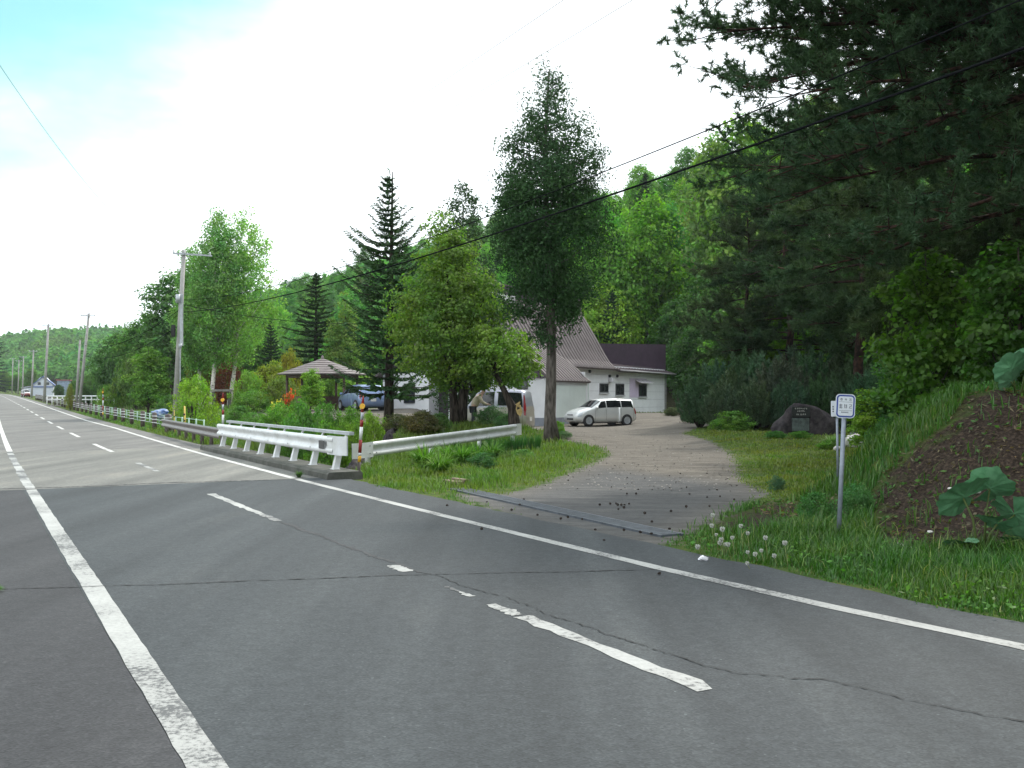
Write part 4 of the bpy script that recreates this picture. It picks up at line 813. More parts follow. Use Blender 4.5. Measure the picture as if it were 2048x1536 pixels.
for i, px in enumerate(range(905, 1085, 9)):
    X, D, Z = pd(px, 26.9 + 0.35 * math.sin(i * 2.1) + (px - 905) * 0.020); o = thing('iris_clump', 'upright dark green iris clump in the bed along the entry guard rail', 'plant', (X, D, Z), random.uniform(0, 6), 'iris bed along the entry guard rail'); s = random.uniform(0.75, 1.0) * (0.5 if px < 960 else 0.62); o.scale = (s, s, s); link('leaves', SP2, None, o, col=col3((0.040, 0.12, 0.028)))
strap('pale silvery tuft of strap grass right of the boulder', 1662, 896, SP1, 0.9, (0.16, 0.22, 0.10), name='grass_tuft'); strap('tiny bright grass tuft in the road crack at the left edge', -6, 1184, SP1, 0.12, (0.09, 0.19, 0.03), name='grass_tuft'); strap('weed tuft at the foot of the bridge kerb', 598, 955, SP1, 0.3, (0.06, 0.11, 0.03), name='grass_tuft')
# butterbur: big round leaves on stalks
def butterbur(lab, X, Y, leaves, c):
    Z = gz(X, Y); o = thing('butterbur_plant', lab, 'plant', (X, Y, Z)); sm = mat('green_stalk', (0.09, 0.13, 0.03), 0.6)
    for dx, dy, h, R, tx, ty, rz in leaves:
        V = []; F = []; n = 64; k = 12
        for i in range(k):
            for j in range(n):
                a = 0.22 + (2 * PI - 0.44) * j / (n - 1); rr = R * (i / (k - 1)) * (1 + 0.05 * math.sin(a * 7 + rz) + 0.04 * math.sin(13 * a)) * (1 - 0.16 * math.exp(-((a - PI) / 0.5) ** 2))
                V.append((rr * math.cos(a), rr * math.sin(a), 0.16 * R * (i / (k - 1)) ** 2 * math.cos(2 * a + rz) + 0.030 * R * abs(math.sin(4.5 * a)) * (0.3 + i / (k - 1)) + 0.018 * R * math.sin(17 * a + rz) * (i / (k - 1)) ** 2 + 0.012 * R * math.sin(7 * i + 3 * a) + 0.10 * R * (1 - i / (k - 1)) * -1))
        F = [(i * n + j, i * n + j + 1, (i + 1) * n + j + 1, (i + 1) * n + j) for i in range(k - 1) for j in range(n - 1)]
        Mx = Matrix.Rotation(tx, 3, 'X') @ Matrix.Rotation(ty, 3, 'Y') @ Matrix.Rotation(rz, 3, 'Z')
        V = [Mx @ Vector(v) + Vector((dx, dy, h)) for v in V]
        link('leaf', npmesh('leaf', V, F, True), mat('butterbur_leaf', (0.14, 0.31, 0.17), 0.5, 0.5, 9, bump=0.6, bscale=16, spec=0.4, col2=(0.085, 0.225, 0.11)), o)
        mb = MB(); mb.tube([(dx * .15, dy * .15, -0.05), (dx * .5, dy * .5, h * 0.6), (dx, dy, h - 0.03)], [0.016, 0.012, 0.010], 6); mb.build('stalk', sm, o, True)
X, Y, Z = at(1965, 1110)
butterbur('big-leaved butterbur plant on the dirt bank', X, Y, [(-0.20, 0.0, 0.62, 0.30, -0.75, -0.35, 0.3), (0.12, 0.1, 0.70, 0.26, -0.85, 0.15, 2.2), (0.36, 0.05, 0.44, 0.24, -0.6, 0.7, 4.0), (0.10, -0.1, 0.36, 0.20, -0.4, 0.3, 5.0), (-0.25, -0.05, 0.14, 0.18, -0.2, -0.1, 1.0), (0.3, -0.2, 0.22, 0.2, -0.5, 0.2, 3.0)], (0.035, 0.115, 0.05))
X, Y, Z = pd(2035, 14.6)
butterbur('butterbur with huge upright leaf on top of the bank at the right edge', X, Y, [(-0.10, 0, 0.42, 0.27, -1.1, -0.2, 0.4), (0.25, 0.1, 0.48, 0.27, -1.0, 0.3, 2.0), (-0.2, -0.2, 0.25, 0.22, -0.9, -0.5, 1.0), (0.3, -0.2, 0.3, 0.26, -0.7, 0.4, 4.0)], (0.032, 0.105, 0.03))
# ------------------------------------------------------------------ grass
def in_region(X, Y):
    t, p = tp(X, Y); q = p - shift(t)
    sd = poly_sd(X, Y, DRIVE); sm = np.maximum(poly_sd(X, Y, MOUND), poly_sd(X, Y, DIRT2))
    return t, q, sd, sm
r = np.random.default_rng(23)
def scatter(n, r0, r1, a0, a1):
    a = r.uniform(a0, a1, n); d = np.exp(r.uniform(math.log(r0), math.log(r1), n)); return d * np.sin(a), d * np.cos(a)
def patch_noise(X, Y, s, sd=0):
    return 0.5 + 0.25 * (np.sin(X * s + 1.3 + sd) * np.sin(Y * s * 1.2 + 0.5 + sd) + np.sin((X + Y) * s * 1.7 + 2 + sd) * np.sin((X - Y) * s * 1.5)) 
X, Y = scatter(520000, 6.2, 95, -0.56, 0.52)
Xe, Ye = scatter(90000, 3.5, 22, 0.52, 1.15); Xl, Yl = scatter(70000, 6, 70, -0.95, -0.5); X = np.concatenate([X, Xe, Xl]); Y = np.concatenate([Y, Ye, Yl])
t, q, sd, sm = in_region(X, Y)
edge = 6.80 + 0.10 * np.sin(t * 2.1) + 0.08 * np.sin(t * 5.3 + 1) + 0.06 * r.normal(size=len(t))
ok = (q < np.where((t > 18) & (t < 35), -2.6, -2.25) + 0.12 * np.sin(t * 3)) | (q > np.where((t > 18.9) & (t < 32.3), 7.1, np.where(t >= 32.3, 7.05 + 0.06 * np.sin(t * 2), edge))) & (sd < -0.03 + 0.12 * r.normal(size=len(t)))
chan = (X - bank_r(Y) > -0.6) & (X - bank_r(Y) < 0.25) & (Y < 42) & (q > 7.3)
ok &= ~chan
ok &= ~((sd > -0.9) & (r.random(len(t)) < 0.6) & (X < 3)) 
ok &= (sm < 0.02) | ((r.random(len(t)) < 0.10) & (patch_noise(X, Y, 3.4, 9) > 0.62))
ok &= ~((q > 44) & (r.random(len(t)) < 0.7)) & (q < 60)
X, Y, t, q, sd, sm = (k[ok] for k in (X, Y, t, q, sd, sm)); Z = ground(X, Y) - 0.03
pn = patch_noise(X, Y, 1.1) * patch_noise(X, Y, 3.1, 2) * 1.6
left_ = q < 0; right = (X > 1.5) & (Y < 15.5); lawn = (X > 3) & (Y > 15.5) & ~((X > 6) & (Y < 22)); isl = (X < 3.5) & (Y < 48) & (Y > 17) & ~left_
h = np.where(right, 0.08 + 0.14 * sst(q, 6.8, 8.2) * (0.6 + pn), np.where(lawn, 0.05 + 0.09 * pn, np.where(isl, 0.08 + 0.20 * pn + 0.06 * (Y > 30), np.where((X > 2.5) & (Y < 26), 0.06 + 0.13 * pn, 0.14 + 0.3 * pn * sst(q, 7.5, 10)))))
h *= np.clip(1 - 0.7 * np.exp(-((q - edge[ok]) / 0.18) ** 2), 0.25, 1) * r.uniform(0.45, 1.2, len(X)) * np.where(sd > -0.5, 0.55, 1)
wd = (0.006 + 0.00075 * np.hypot(X, Y)) * r.uniform(0.6, 1.3, len(X))
P = np.stack([X, Y, Z], -1)
def grassobj(lab, sel, c):
    V, F = blades(P[sel], h[sel], wd[sel], r, 0.75); o = link('grass', npmesh('grass', V, F), BLADE, col=c); return tag(o, lab, 'grass', kind='stuff')
grassobj('lush green roadside grass along the right-hand verge', right, (0.048, 0.115, 0.020))
grassobj('short yellowish lawn grass around the boulder and white rock', lawn & ~right, (0.120, 0.150, 0.026))
grassobj('bright green grass of the verge mound and entry bank', isl & ~right & ~lawn, (0.105, 0.155, 0.026))
rest = ~right & ~lawn & ~isl
grassobj('taller green grass of the roadside beyond the bridge and garden', rest, (0.080, 0.145, 0.025))
# broad-leaved weeds and a paler second growth among the blades
n = 9000; k = r.permutation(np.nonzero(right)[0])[:n]; cl_ = patch_noise(X[k], Y[k], 2.3, 5) > 0.52; k = k[cl_]; n = len(k)
V, F = cards(P[k] + np.stack([r.normal(size=n) * .05, r.normal(size=n) * .05, r.uniform(0.03, 0.17, n)], -1), r.normal(size=(n, 3)) * .5 + [0, -0.3, 1], r.uniform(0.025, 0.07, n), r.uniform(0.015, 0.04, n), r); tag(link('verge_weeds', npmesh('verge_weeds', V, F), LEAF, col=(0.045, 0.10, 0.018)), 'low broad-leaved weeds mixed into the right-hand verge grass', 'weeds', kind='stuff')
k = r.permutation(np.nonzero(right)[0])[:9000]; V, F = blades(P[k], h[k] * r.uniform(0.8, 1.7, len(k)), wd[k] * 0.6, r, 1.0); tag(link('grass', npmesh('grass', V, F), BLADE, col=(0.12, 0.175, 0.045)), 'paler thin grass blades rising above the right-hand verge', 'grass', kind='stuff')
# dead stems bent over in the verge grass
n = 260; sel = r.permutation(np.nonzero(right)[0])[:n]; V, F = blades(P[sel] + [0, 0, .02], h[sel] * 1.15, np.full(n, 0.007), r, 1.3); tag(link('dry_stems', npmesh('dry_stems', V, F), BLADE, col=(0.34, 0.30, 0.14)), 'dry straw-coloured stems bent over in the verge grass', 'dry grass', kind='stuff')
# litter of leaves and twigs on the dirt bank
n = 9000; x = r.uniform(3.6, 12, n); y = r.uniform(10.2, 16.5, n); s_ = np.maximum(poly_sd(x, y, MOUND), poly_sd(x, y, DIRT2)); x, y = x[s_ > -0.05], y[s_ > -0.05]; n = len(x)
P2 = np.stack([x, y, ground(x, y) + 0.008], -1); V, F = cards(P2, r.normal(size=(n, 3)) * 0.45 + [0, 0, 1], r.uniform(0.02, 0.13, n), r.uniform(0.006, 0.04, n), r)
tag(link('leaf_litter', npmesh('leaf_litter', V, F), BLADE, col=(0.13, 0.09, 0.06)), 'brown dead leaves and twigs scattered on the dirt bank', 'leaf litter', kind='stuff')
n = 2200; k = r.integers(0, len(x), n); P3 = np.stack([x[k], y[k], ground(x[k], y[k])], -1); V, F = cards(P3 + [0, 0, .03], r.normal(size=(n, 3)) * .6 + [0, 0, 1], r.uniform(0.04, 0.10, n), r.uniform(0.02, 0.05, n), r)
tag(link('ground_weeds', npmesh('ground_weeds', V, F), LEAF, col=(0.045, 0.085, 0.025)), 'small creeping weeds dotted over the dirt bank', 'weeds', kind='stuff')
# pebbles of the gravel yard
n = 3800; x, y = scatter(n, 18, 60, -0.2, 0.27); s_ = poly_sd(x, y, DRIVE); k = s_ > 0.02; x, y = x[k], y[k]; n = len(x)
P2 = np.stack([x, y, ground(x, y) - 0.012], -1); V, F = cards(P2, r.normal(size=(n, 3)) * .3 + [0, 0, 1], r.uniform(0.02, 0.07, n), r.uniform(0.02, 0.06, n), r)
tag(link('gravel', npmesh('gravel', V, F), mat('pebble', (0.26, 0.245, 0.22), 0.9, 0.6, 30)), 'loose pale gravel scattered over the yard', 'gravel', kind='stuff')
# dandelion clocks
dm = mat('dandelion_fluff', (0.62, 0.63, 0.60), 0.95, 0.1, 30); rr = np.random.default_rng(2)
dv = unit(rr.normal(size=(150, 3))); V, F = needle_tufts(dv * 0.027, dv, 3, 0.012, 0.004, rr, 0.8); DH = npmesh('dandelion_head', V, F); DH.materials.append(dm)
mb = MB(); mb.lathe([(0.002, -0.024), (0.016, -0.016), (0.023, 0), (0.016, 0.016), (0.002, 0.024)], 10); DC = mb.mesh('dandelion_core', mat('dandelion_core', (0.26, 0.27, 0.22), 0.95, 0.3, 60))
for hx, hy in [(940, 428), (767, 458), (710, 508), (1003, 495), (860, 537), (757, 556), (745, 585), (820, 600), (790, 598), (1002, 672), (1072, 690), (1130, 656), (1348, 586), (537, 622), (998, 775), (668, 425), (1168, 538), (1250, 705), (678, 328)]:
    hh = random.uniform(0.2, 0.33)
    while True:
        X, Y, Z = at(1280 + hx / 4.655, 960 + hy / 4.655, hh, 6, 40)
        if tp(X, Y)[1] - shift(tp(X, Y)[0]) > 6.95 or hh < 0.07: break
        hh -= 0.02
    o = thing('dandelion', 'white dandelion clock on its stalk in the verge grass', 'dandelion', (X, Y, Z), 0, 'dandelion clocks in the verge')
    mb = MB(); mb.tube([(0.03, 0, -0.02), (0.012, 0.0, hh * .5), (0, 0, hh - 0.02)], [0.0035, 0.003, 0.0025], 5); mb.build('stalk', mat('dandelion_stalk', (0.22, 0.24, 0.09), 0.7), o, True)
    h_ = link('seed_head', DH, None, o, (0, 0, hh)); h_.scale = [random.uniform(0.6, 0.95)] * 3
    link('seed_core', DC, None, h_)
# pine cones
mb = MB()
for i in range(6):
    for j in range(8):
        a = j * PI / 4 + i * 0.4; rad_ = 0.021 * math.sin(PI * (i + 1) / 7.5) + 0.004; z = i * 0.009
        mb.add([(rad_ * .4 * math.cos(a - .3), rad_ * .4 * math.sin(a - .3), z), (rad_ * .4 * math.cos(a + .3), rad_ * .4 * math.sin(a + .3), z), (rad_ * 1.25 * math.cos(a + .22), rad_ * 1.25 * math.sin(a + .22), z + 0.010), (rad_ * 1.25 * math.cos(a - .22), rad_ * 1.25 * math.sin(a - .22), z + 0.010)], [(0, 1, 2, 3)])
mb.lathe([(0.006, -0.004), (0.013, 0.01), (0.016, 0.025), (0.008, 0.05), (0.001, 0.06)], 8)
PCM = mb.mesh('pine_cone', mat('cone_brown', (0.035, 0.024, 0.018), 0.85, 0.4, 40))
for cx_, cy_ in [(415, 195), (597, 323), (897, 247), (1068, 257), (1140, 272), (1207, 325), (1255, 382), (1374, 328), (1466, 342), (1508, 348), (1233, 188), (1293, 183), (1323, 186), (1340, 190), (1360, 192), (1378, 193), (1400, 188), (1333, 215), (1370, 206), (1382, 131), (1432, 130), (1702, 96), (1716, 131), (1865, 111), (1812, 150), (1882, 148), (1964, 162), (1828, 198), (1708, 203), (1616, 226), (1480, 238), (1513, 285), (1622, 322), (1550, 567), (800, 190), (835, 162), (770, 218), (625, 178), (1025, 265)]:
    X, Y, Z = at(740 + cx_ / 2.695, 940 + cy_ / 2.695); o = link('pine_cone', PCM, None, None, (X, Y, Z + 0.012)); s = random.uniform(0.5, 0.72); o.scale = (s, s, s)
    o.rotation_euler = (random.uniform(1.2, 1.9), random.uniform(-.3, .3), random.uniform(0, 6.28)); tag(o, 'dark brown pine cone lying on the asphalt of the driveway mouth', 'pine cone', 'fallen pine cones')
# ------------------------------------------------------------------ guard rails, snow poles
def xyz(t, q, dz=0.0):
    x, y = xy(t, q); return Vector((float(x), float(y), float(zroad(t)) + dz))
WB = [(0.0, 0.0), (0.035, 0.015), (0.05, 0.055), (0.045, 0.095), (0.0, 0.135), (-0.008, 0.175), (0.0, 0.215), (0.045, 0.255), (0.05, 0.295), (0.035, 0.335), (0.0, 0.35)]
def beam(name, path, m, parent, prof=WB, th=0.012, h=1.0):
    """corrugated beam swept along path (lower edge); bulges towards the left of travel direction reversed"""
    mb = MB(); P = [Vector(p) for p in path]; rows = [[], []]
    for i in range(len(P)):
        d = (P[min(i + 1, len(P) - 1)] - P[max(i - 1, 0)]); d.z = 0; d.normalize(); nrm = Vector((-d.y, d.x, 0))
        for s in (0, 1): rows[s].append([P[i] + nrm * (o_ - th * s) + Vector((0, 0, z * h)) for o_, z in prof])
    mb.grid(rows[0]); mb.grid([r_[::-1] for r_ in rows[1]])
    for i in (0, -1): mb.add(list(rows[0][i]) + list(rows[1][i])[::-1], [tuple(range(2 * len(prof)))])
    for j in (0, -1): mb.grid([[rows[0][i][j] for i in range(len(P))], [rows[1][i][j] for i in range(len(P))]])
    return mb.build(name, m, parent, True)
def lin(a, b, n): return [Vector(a).lerp(Vector(b), i / (n - 1)) for i in range(n)]
# white bridge railing: path from near end to far end so that the bulge faces the road
o = thing('bridge_railing', 'white steel bridge railing with slanted posts on the mossy kerb', 'railing', xyz(27, 7.05))
W = o.location
tsr = np.linspace(19.9, 31.2, 14)
beam('beam', [xyz(t, 6.65, 0.465) - W for t in tsr], WHITEP, o, h=1.03)
for a, bq in ((19.42, 20.25),):   # flat wrap-round end plate
    P = [xyz(a, 6.76, 0.455) - W, xyz(19.65, 6.63, 0.455) - W, xyz(bq, 6.61, 0.455) - W]
    mb = MB(); mb.grid([[p, p + Vector((0, 0, 0.39))] for p in P]); mb.grid([[p + Vector((.02, .012, 0)), p + Vector((.02, .012, 0.39))] for p in P]); mb.build('end_plate', WHITEP, o)
mb = MB(); hr_ = [xyz(t, 6.98, 0.86) - W for t in np.linspace(19.75, 31.4, 10)]; nn_ = Vector((CT, ST, 0)) * 0.055
mb.grid([[p - nn_, p + nn_, p + nn_ + Vector((0, 0, .065)), p - nn_ + Vector((0, 0, .065)), p - nn_] for p in hr_])
for p in (hr_[0], hr_[-1]): mb.add([p - nn_, p + nn_, p + nn_ + Vector((0, 0, .065)), p - nn_ + Vector((0, 0, .065))], [(0, 1, 2, 3)])
mb.build('handrail', GALV, o)
for t in np.linspace(20.05, 31.0, 8):
    mb = MB(); b0 = xyz(t, 6.66, 0.14) - W; b1 = xyz(t, 6.83, 0.80) - W; d = (xyz(t + 1, 7) - xyz(t, 7)).normalized(); n_ = Vector((CT, ST, 0))
    for s, e in ((b0, b1),):
        vs = [s + d * x + n_ * y for x, y in ((-.065, 0), (.065, 0), (.065, .13), (-.065, .13))] + [e + d * x + n_ * y for x, y in ((-.065, 0), (.065, 0), (.065, .09), (-.065, .09))]
        mb.add(vs, [(0, 1, 2, 3), (4, 5, 6, 7), (0, 1, 5, 4), (1, 2, 6, 5), (2, 3, 7, 6), (3, 0, 4, 7)])
    mb.tube([b1 + n_ * .05 - Vector((0, 0, .12)), xyz(t, 6.98, 0.87) - W], 0.03, 6)
    mb.box(b0 + n_ * 0.06, (0.16, 0.2, 0.03), TH)
    mb.build('post', WHITEP, o)
mb = MB(); p = xyz(20.55, 6.585, 0.64) - W; mb.box(p, (0.012, 0.34, 0.17), TH); mb.build('plate', mat('dark_plate', (0.06, 0.06, 0.06), 0.6, 0.3, 30), o)
mb = MB()
for t in (21.4, 23.2, 25, 26.8, 28.6, 30.4):
    for dz in (0.555, 0.735):
        mb.lathe([(0.018, 0), (0.018, 0.012), (0.004, 0.016)], 6, Matrix.Rotation(-PI / 2, 3, 'Y'), tuple(xyz(t, 6.605, dz) - W))
mb.build('bolts', GALV, o)
# white entry guard rail
A0 = Vector(pd(727, 23.6)); A1 = Vector(pd(1040, 32.0)); o = thing('guard_rail', 'white corrugated guard rail curving along the driveway entrance', 'guard rail', A0.lerp(A1, 0.5)); W = o.location
zt0, zt1 = zt(886, 23.6), zt(847, 32.0)
def gp(s): p = A0.lerp(A1, s); return Vector((p.x + 0.10 * math.sin(PI * s), p.y, zt0 + (zt1 - zt0) * (max(s, 0.0) ** 0.92) - 0.35)) - W
dirv = (A1 - A0); dirv.z = 0; dirv.normalize(); nv = Vector((dirv.y, -dirv.x, 0))
beam('beam', [gp(s) for s in np.linspace(1, 0, 14)], WHITEP, o)
for s0, s1 in ((-0.055, 0.035), (0.935, 1.0)):
    P = [gp(s0) - (nv * -0.04 if s0 < 0 else nv * 0), gp((s0 + s1) / 2) + nv * 0.055, gp(s1) + nv * 0.055]
    mb = MB(); mb.grid([[p - Vector((0, 0, .005)), p + Vector((0, 0, 0.355))] for p in P]); mb.grid([[p - nv * 0.015 - Vector((0, 0, .005)), p - nv * 0.015 + Vector((0, 0, 0.355))] for p in P]); mb.build('end_plate', WHITEP, o)
for s in (0.035, 0.36, 0.68, 0.96):
    p = gp(s) - nv * 0.10; g0 = gz(p.x + W.x, p.y + W.y) - W.z; mb = MB(); mb.tube([(p.x, p.y, g0 - 0.2), (p.x, p.y, p.z + 0.28)], 0.068, 12); mb.build('post', WHITEP, o, True)
mb = MB()
for s in (0.02, 0.05, 0.38, 0.62, 0.95):
    for dz in (0.09, 0.27): mb.lathe([(0.017, 0), (0.017, 0.012), (0.004, 0.016)], 6, nv.to_track_quat('Z', 'Y').to_matrix(), tuple(gp(s) + nv * 0.056 + Vector((0, 0, dz))))
mb.build('bolts', GALV, o)
# brown guard rail
o = thing('guard_rail', 'brown corrugated guard rail between the bridge and the cable posts', 'guard rail', xyz(40, 7.6)); W = o.location
tb = np.linspace(31.9, 46.0, 12); qb = lambda t: 6.85 + 0.025 * (t - 31.9); beam('beam', [xyz(t, qb(t), 0.32) - W for t in tb], BROWNL, o, h=1.0)
for t in np.linspace(32.4, 45.6, 8): p = xyz(t, qb(t) + 0.14, 0) - W; mb = MB(); mb.tube([p - Vector((0, 0, .3)), p + Vector((0, 0, .58))], 0.065, 10); mb.build('post', BROWNS, o, True)
mb = MB(); p = xyz(31.75, 6.9, 0) - W; mb.box(p + Vector((0, 0, 0.38)), (0.14, 0.16, 0.80), TH); mb.build('end_post', BROWNS, o, bevel=0.01)
# cable fence beyond
o = thing('cable_fence', 'row of dark brown posts strung with white cables along the road', 'fence', xyz(80, 7.7)); W = o.location
tp_ = [47.0 + 4.4 * k for k in range(32)]
for i, t in enumerate(tp_):
    p = xyz(t, 7.6 + 0.02 * (i % 3)) - W; mb = MB(); big = i == 0; mb.tube([p - Vector((0, 0, .3)), p + Vector((0, 0, .82)), p + Vector((0, 0, .86))], [0.16 if big else 0.115] * 2 + [0.05], 10)
    pm = mb.build('post', BROWNS, o, True)
    for zz in (0.34, 0.50, 0.66): mb = MB(); mb.tube([p + Vector((0, 0, zz)), p + Vector((0, 0, zz + 0.035))], 0.165 if big else 0.12, 10); mb.build('cable_clamp', WHITEP, pm, True)
mb = MB()
for zz in (0.35, 0.51, 0.67): mb.tube([xyz(t, 7.58, zz) - W for t in tp_], 0.011, 5)
mb.build('cable', GALV, o)
o = thing('mesh_fence', 'low pale green pipe fence behind the brown cable posts', 'fence', xyz(60, 8.9)); W = o.location; pg = mat('pale_green_paint', (0.40, 0.58, 0.48), 0.5, 0.15, 5)
def gpt(t, q, dz): x, y = xy(t, q); return Vector((float(x), float(y), gz(x, y) + dz))
tf = np.arange(45.5, 100, 1.9)
for t in tf: p = gpt(t, 8.9, 0) - W; mb = MB(); mb.tube([p - Vector((0, 0, .2)), p + Vector((0, 0, .62))], 0.035, 7); mb.build('post', pg, o, True)
mb = MB()
for zz in (0.3, 0.58): mb.tube([gpt(t, 8.9, zz) - W for t in tf], 0.014, 5)
mb.build('rail', pg, o)
# snow poles
def snow_pole(lab, X, Y, top, s=1.0, group='striped snow poles', lean=(0.0, 0.0)):
    Z = gz(X, Y); H = top - Z; o = thing('snow_pole', lab, 'snow pole', (X, Y, Z), 0, group); o.rotation_euler = (lean[1], lean[0], 0)
    bands = [(0, 0.24, BROWNS), (0.24, 0.335, YELLOW), (0.335, 0.40, BROWNS), (0.40, 0.52, RED), (0.52, 0.70, WHITEP), (0.70, 0.84, RED), (0.84, 0.92, GALV), (0.92, 1.0, RED)]
    bands = [(0, 0.17, BROWNS), (0.17, 0.25, YELLOW), (0.25, 0.29, WHITEP), (0.29, 0.46, RED), (0.46, 0.63, WHITEP), (0.63, 0.72, RED), (0.72, 0.82, GALV), (0.82, 0.93, RED)]
    pole = None
    for i, (a, bq, m) in enumerate(bands):
        mb = MB(); R = 0.036 if i < 6 else 0.03; mb.tube([(0, 0, a * H - (0.2 if i == 0 else 0)), (0, 0, bq * H - 0.001)], R, 12); mb.build('band' if i else 'base', m, o, True)
    mb = MB(); mb.lathe([(0.035, 0), (0.02, 0.07 * H), (0.006, 0.11 * H)], 10, None, (0, 0, 0.93 * H)); mb.build('cap', RED, o, True)
    mb = MB(); mb.lathe([(0.001, -0.03), (0.055, -0.03), (0.06, 0), (0.055, 0.03), (0.001, 0.03)], 18, Matrix.Rotation(PI / 2, 3, 'X'), (0, -0.04, 0.90 * H)); rf = mb.build('reflector', YELLOW, o)
    return o
X, Y, Z = at(717, 950); snow_pole('nearest red and white snow pole, at the end of the entry guard rail', X, Y, zt(797, Y), lean=(0.06, 0))
X, Y, _ = pd(446, 31.5); snow_pole('red and white snow pole at the far end of the bridge railing', X, Y, zt(789, 31.5))
X, Y, _ = pd(206, 66); snow_pole('distant orange and white snow pole among the brown cable posts', X, Y, zt(778, 66))
for lab, px, D, ytop, R in (('leaning yellow marker post behind the brown guard rail', 371, 41, 812, 0.045), ('thin yellow striped marker stick behind the brown guard rail', 350, 43, 820, 0.02)):
    X, Y, Z = pd(px, D); o = thing('marker_post', lab, 'marker post', (X, Y, Z)); H = zt(ytop, D) - Z; mb = MB(); mb.tube([(0, 0, -0.1), (-0.04, 0, H)], [R * 1.2, R * .7], 8); mb.build('pole', mat('yellow_paint', (0.62, 0.46, 0.10), 0.6), o, True)
    mb = MB()
    for zz in (0.3, 0.5, 0.7): mb.tube([(-0.04 * zz - R * .35, -0.005, H * zz), (-0.04 * zz - R * .35, -0.005, H * zz + 0.07)], R * 1.02, 8)
    mb.build('stripe', BROWNS, o)
# ------------------------------------------------------------------ utility poles and lines
TOPS = []
def upole(lab, px, pxt, D, ytop, R, arm=True, extra=0):
    X, Y, Z = pd(px, D); H = zt(ytop, D) - Z; lx = (pxt - px) / FPX * D
    o = thing('utility_pole', lab, 'utility pole', (X, Y, Z), 0, 'utility poles along the road'); mb = MB()
    mb.tube([(0, 0, -0.3), (lx * .5, 0, H * .5), (lx, 0, H)], [R, R * .85, R * .68], 12); mb.build('pole', POLEC, o, True)
    if arm:
        mb = MB(); L = 1.05; d = Vector((CT, ST, 0)) if extra else Vector((0.9, 0.43, 0)); c = Vector((lx * .97, -R, H - 0.25)); M = Matrix.Rotation(TH, 3, 'Z')
        mb.box(c + d * (0.55 if extra else 0), (2.2 if extra else 1.5, 0.09, 0.09), M=M); ca = mb.build('crossarm', GALV, o)
        for s in ((-0.5, 0.1, 0.9, 1.55) if extra else (-.65, .65)):
            mb = MB(); mb.lathe([(0.02, 0), (0.05, 0.04), (0.03, 0.08), (0.055, 0.12), (0.02, 0.17)], 8, None, tuple(c + d * s + Vector((0, 0, 0.045)))); mb.build('insulator', WHITEP, ca, True)
    TOPS.append((Vector((X + lx * .95, Y, Z + H)), Vector((X + lx * .6, Y, Z + H * .66)))); return o
up1 = upole('nearest tall concrete utility pole with crossarm left of the birches', 349, 368, 58, 500, 0.17, True, 1)
R_ = up1
mb = MB(); mb.box((0.45, -0.1, 6.05), (0.14, 0.14, 3.0)); mb.tube([(0.38, -.15, 2.5), (0.38, -.15, 7.5)], 0.03, 6); mb.build('cable_duct', GALV, R_)
mb = MB(); mb.tube([(0.30, -.3, 7.0), (0.30, -.3, 7.5)], 0.13, 10); mb.tube([(0.42, -.25, 4.4), (0.42, -.25, 4.65)], 0.09, 8); mb.build('junction_box', GALV, R_, True)
mb = MB(); mb.box((0.0, -0.2, 5.4), (0.22, 0.2, 0.7)); mb.build('splice_case', BLACK, R_, bevel=0.03)
upole('tall utility pole with small crossarm at the white side-road railing', 158, 178, 106, 627, 0.17); upole('shorter plain utility pole just left of the tall one at the side road', 152, 160, 108, 680, 0.15, False)
upole('utility pole with small crossarm left of the side-road railing', 88, 97, 140, 648, 0.2, True); upole('utility pole standing in front of the blue-roofed house', 63, 67, 190, 700, 0.18); upole('slim utility pole left of the blue-roofed house', 45, 47, 225, 712, 0.17); upole('far slim utility pole near the road bend', 36, 38, 262, 720, 0.17); upole('farthest utility pole at the road bend', 24, 26, 290, 716, 0.17)
def wire(lab, pts, R, n=26, name='power_line'):
    P = [Vector(p) for p in pts]; mb = MB(); mb.tube(P, R, 5); o = mb.build(name, WIREM, None, True); return tag(o, lab, 'cable', 'overhead lines')
def quad(A, B, z0, b1, c1, n=40): return [(A[0] + (B[0] - A[0]) * s, A[1] + (B[1] - A[1]) * s, z0 + b1 * s + c1 * s * s) for s in np.linspace(0, 1, n)]
E0, E1 = (-19.0, 58.0), (11.5, 0.8)
wire('thick dark cable sweeping down across the pines to the first utility pole', quad(E0, E1, 6.6, -4.09, 3.57), 0.019); wire('thinner upper cable crossing the tall conifer above the thick cable', quad(E0, E1, 7.3, -5.16, 4.68), 0.011)
for k, (dx, b1, c1) in enumerate(((0, -0.5, 0.32), (0.9, -0.62, 0.40))):
    wire(['faint high wire across the white sky, left of the pair', 'faint high wire across the white sky, right of the pair'][k], quad((E0[0] + dx, E0[1] + dx * .5), (E1[0] + dx * 1.6, E1[1]), 9.95, b1, c1), 0.007)
wire('wire running from the first utility pole out of the upper left corner', quad((-19.2, 58), (-6, -3), 9.95, -9.3, 13.5), 0.006)
def sag(a, b, s_, n=14): return [Vector(a).lerp(Vector(b), u) - Vector((0, 0, 4 * s_ * u * (1 - u))) for u in np.linspace(0, 1, n)]
wire('upper wire from the first utility pole to the pole at the side road', sag(TOPS[0][0], TOPS[1][0], 0.7), 0.012); wire('middle cable from the first utility pole to the pole at the side road', sag(TOPS[0][1], TOPS[1][1], 0.9), 0.018); wire('lower cable from the first utility pole to the pole at the side road', sag(TOPS[0][1] - Vector((0, 0, .9)), TOPS[1][1] - Vector((0, 0, 1.1)), 0.9), 0.018)
wire('service cable from the first utility pole to the white house', sag(TOPS[0][1] + Vector((0, 0, .3)), (0, 64, 7.4), 1.1), 0.016)
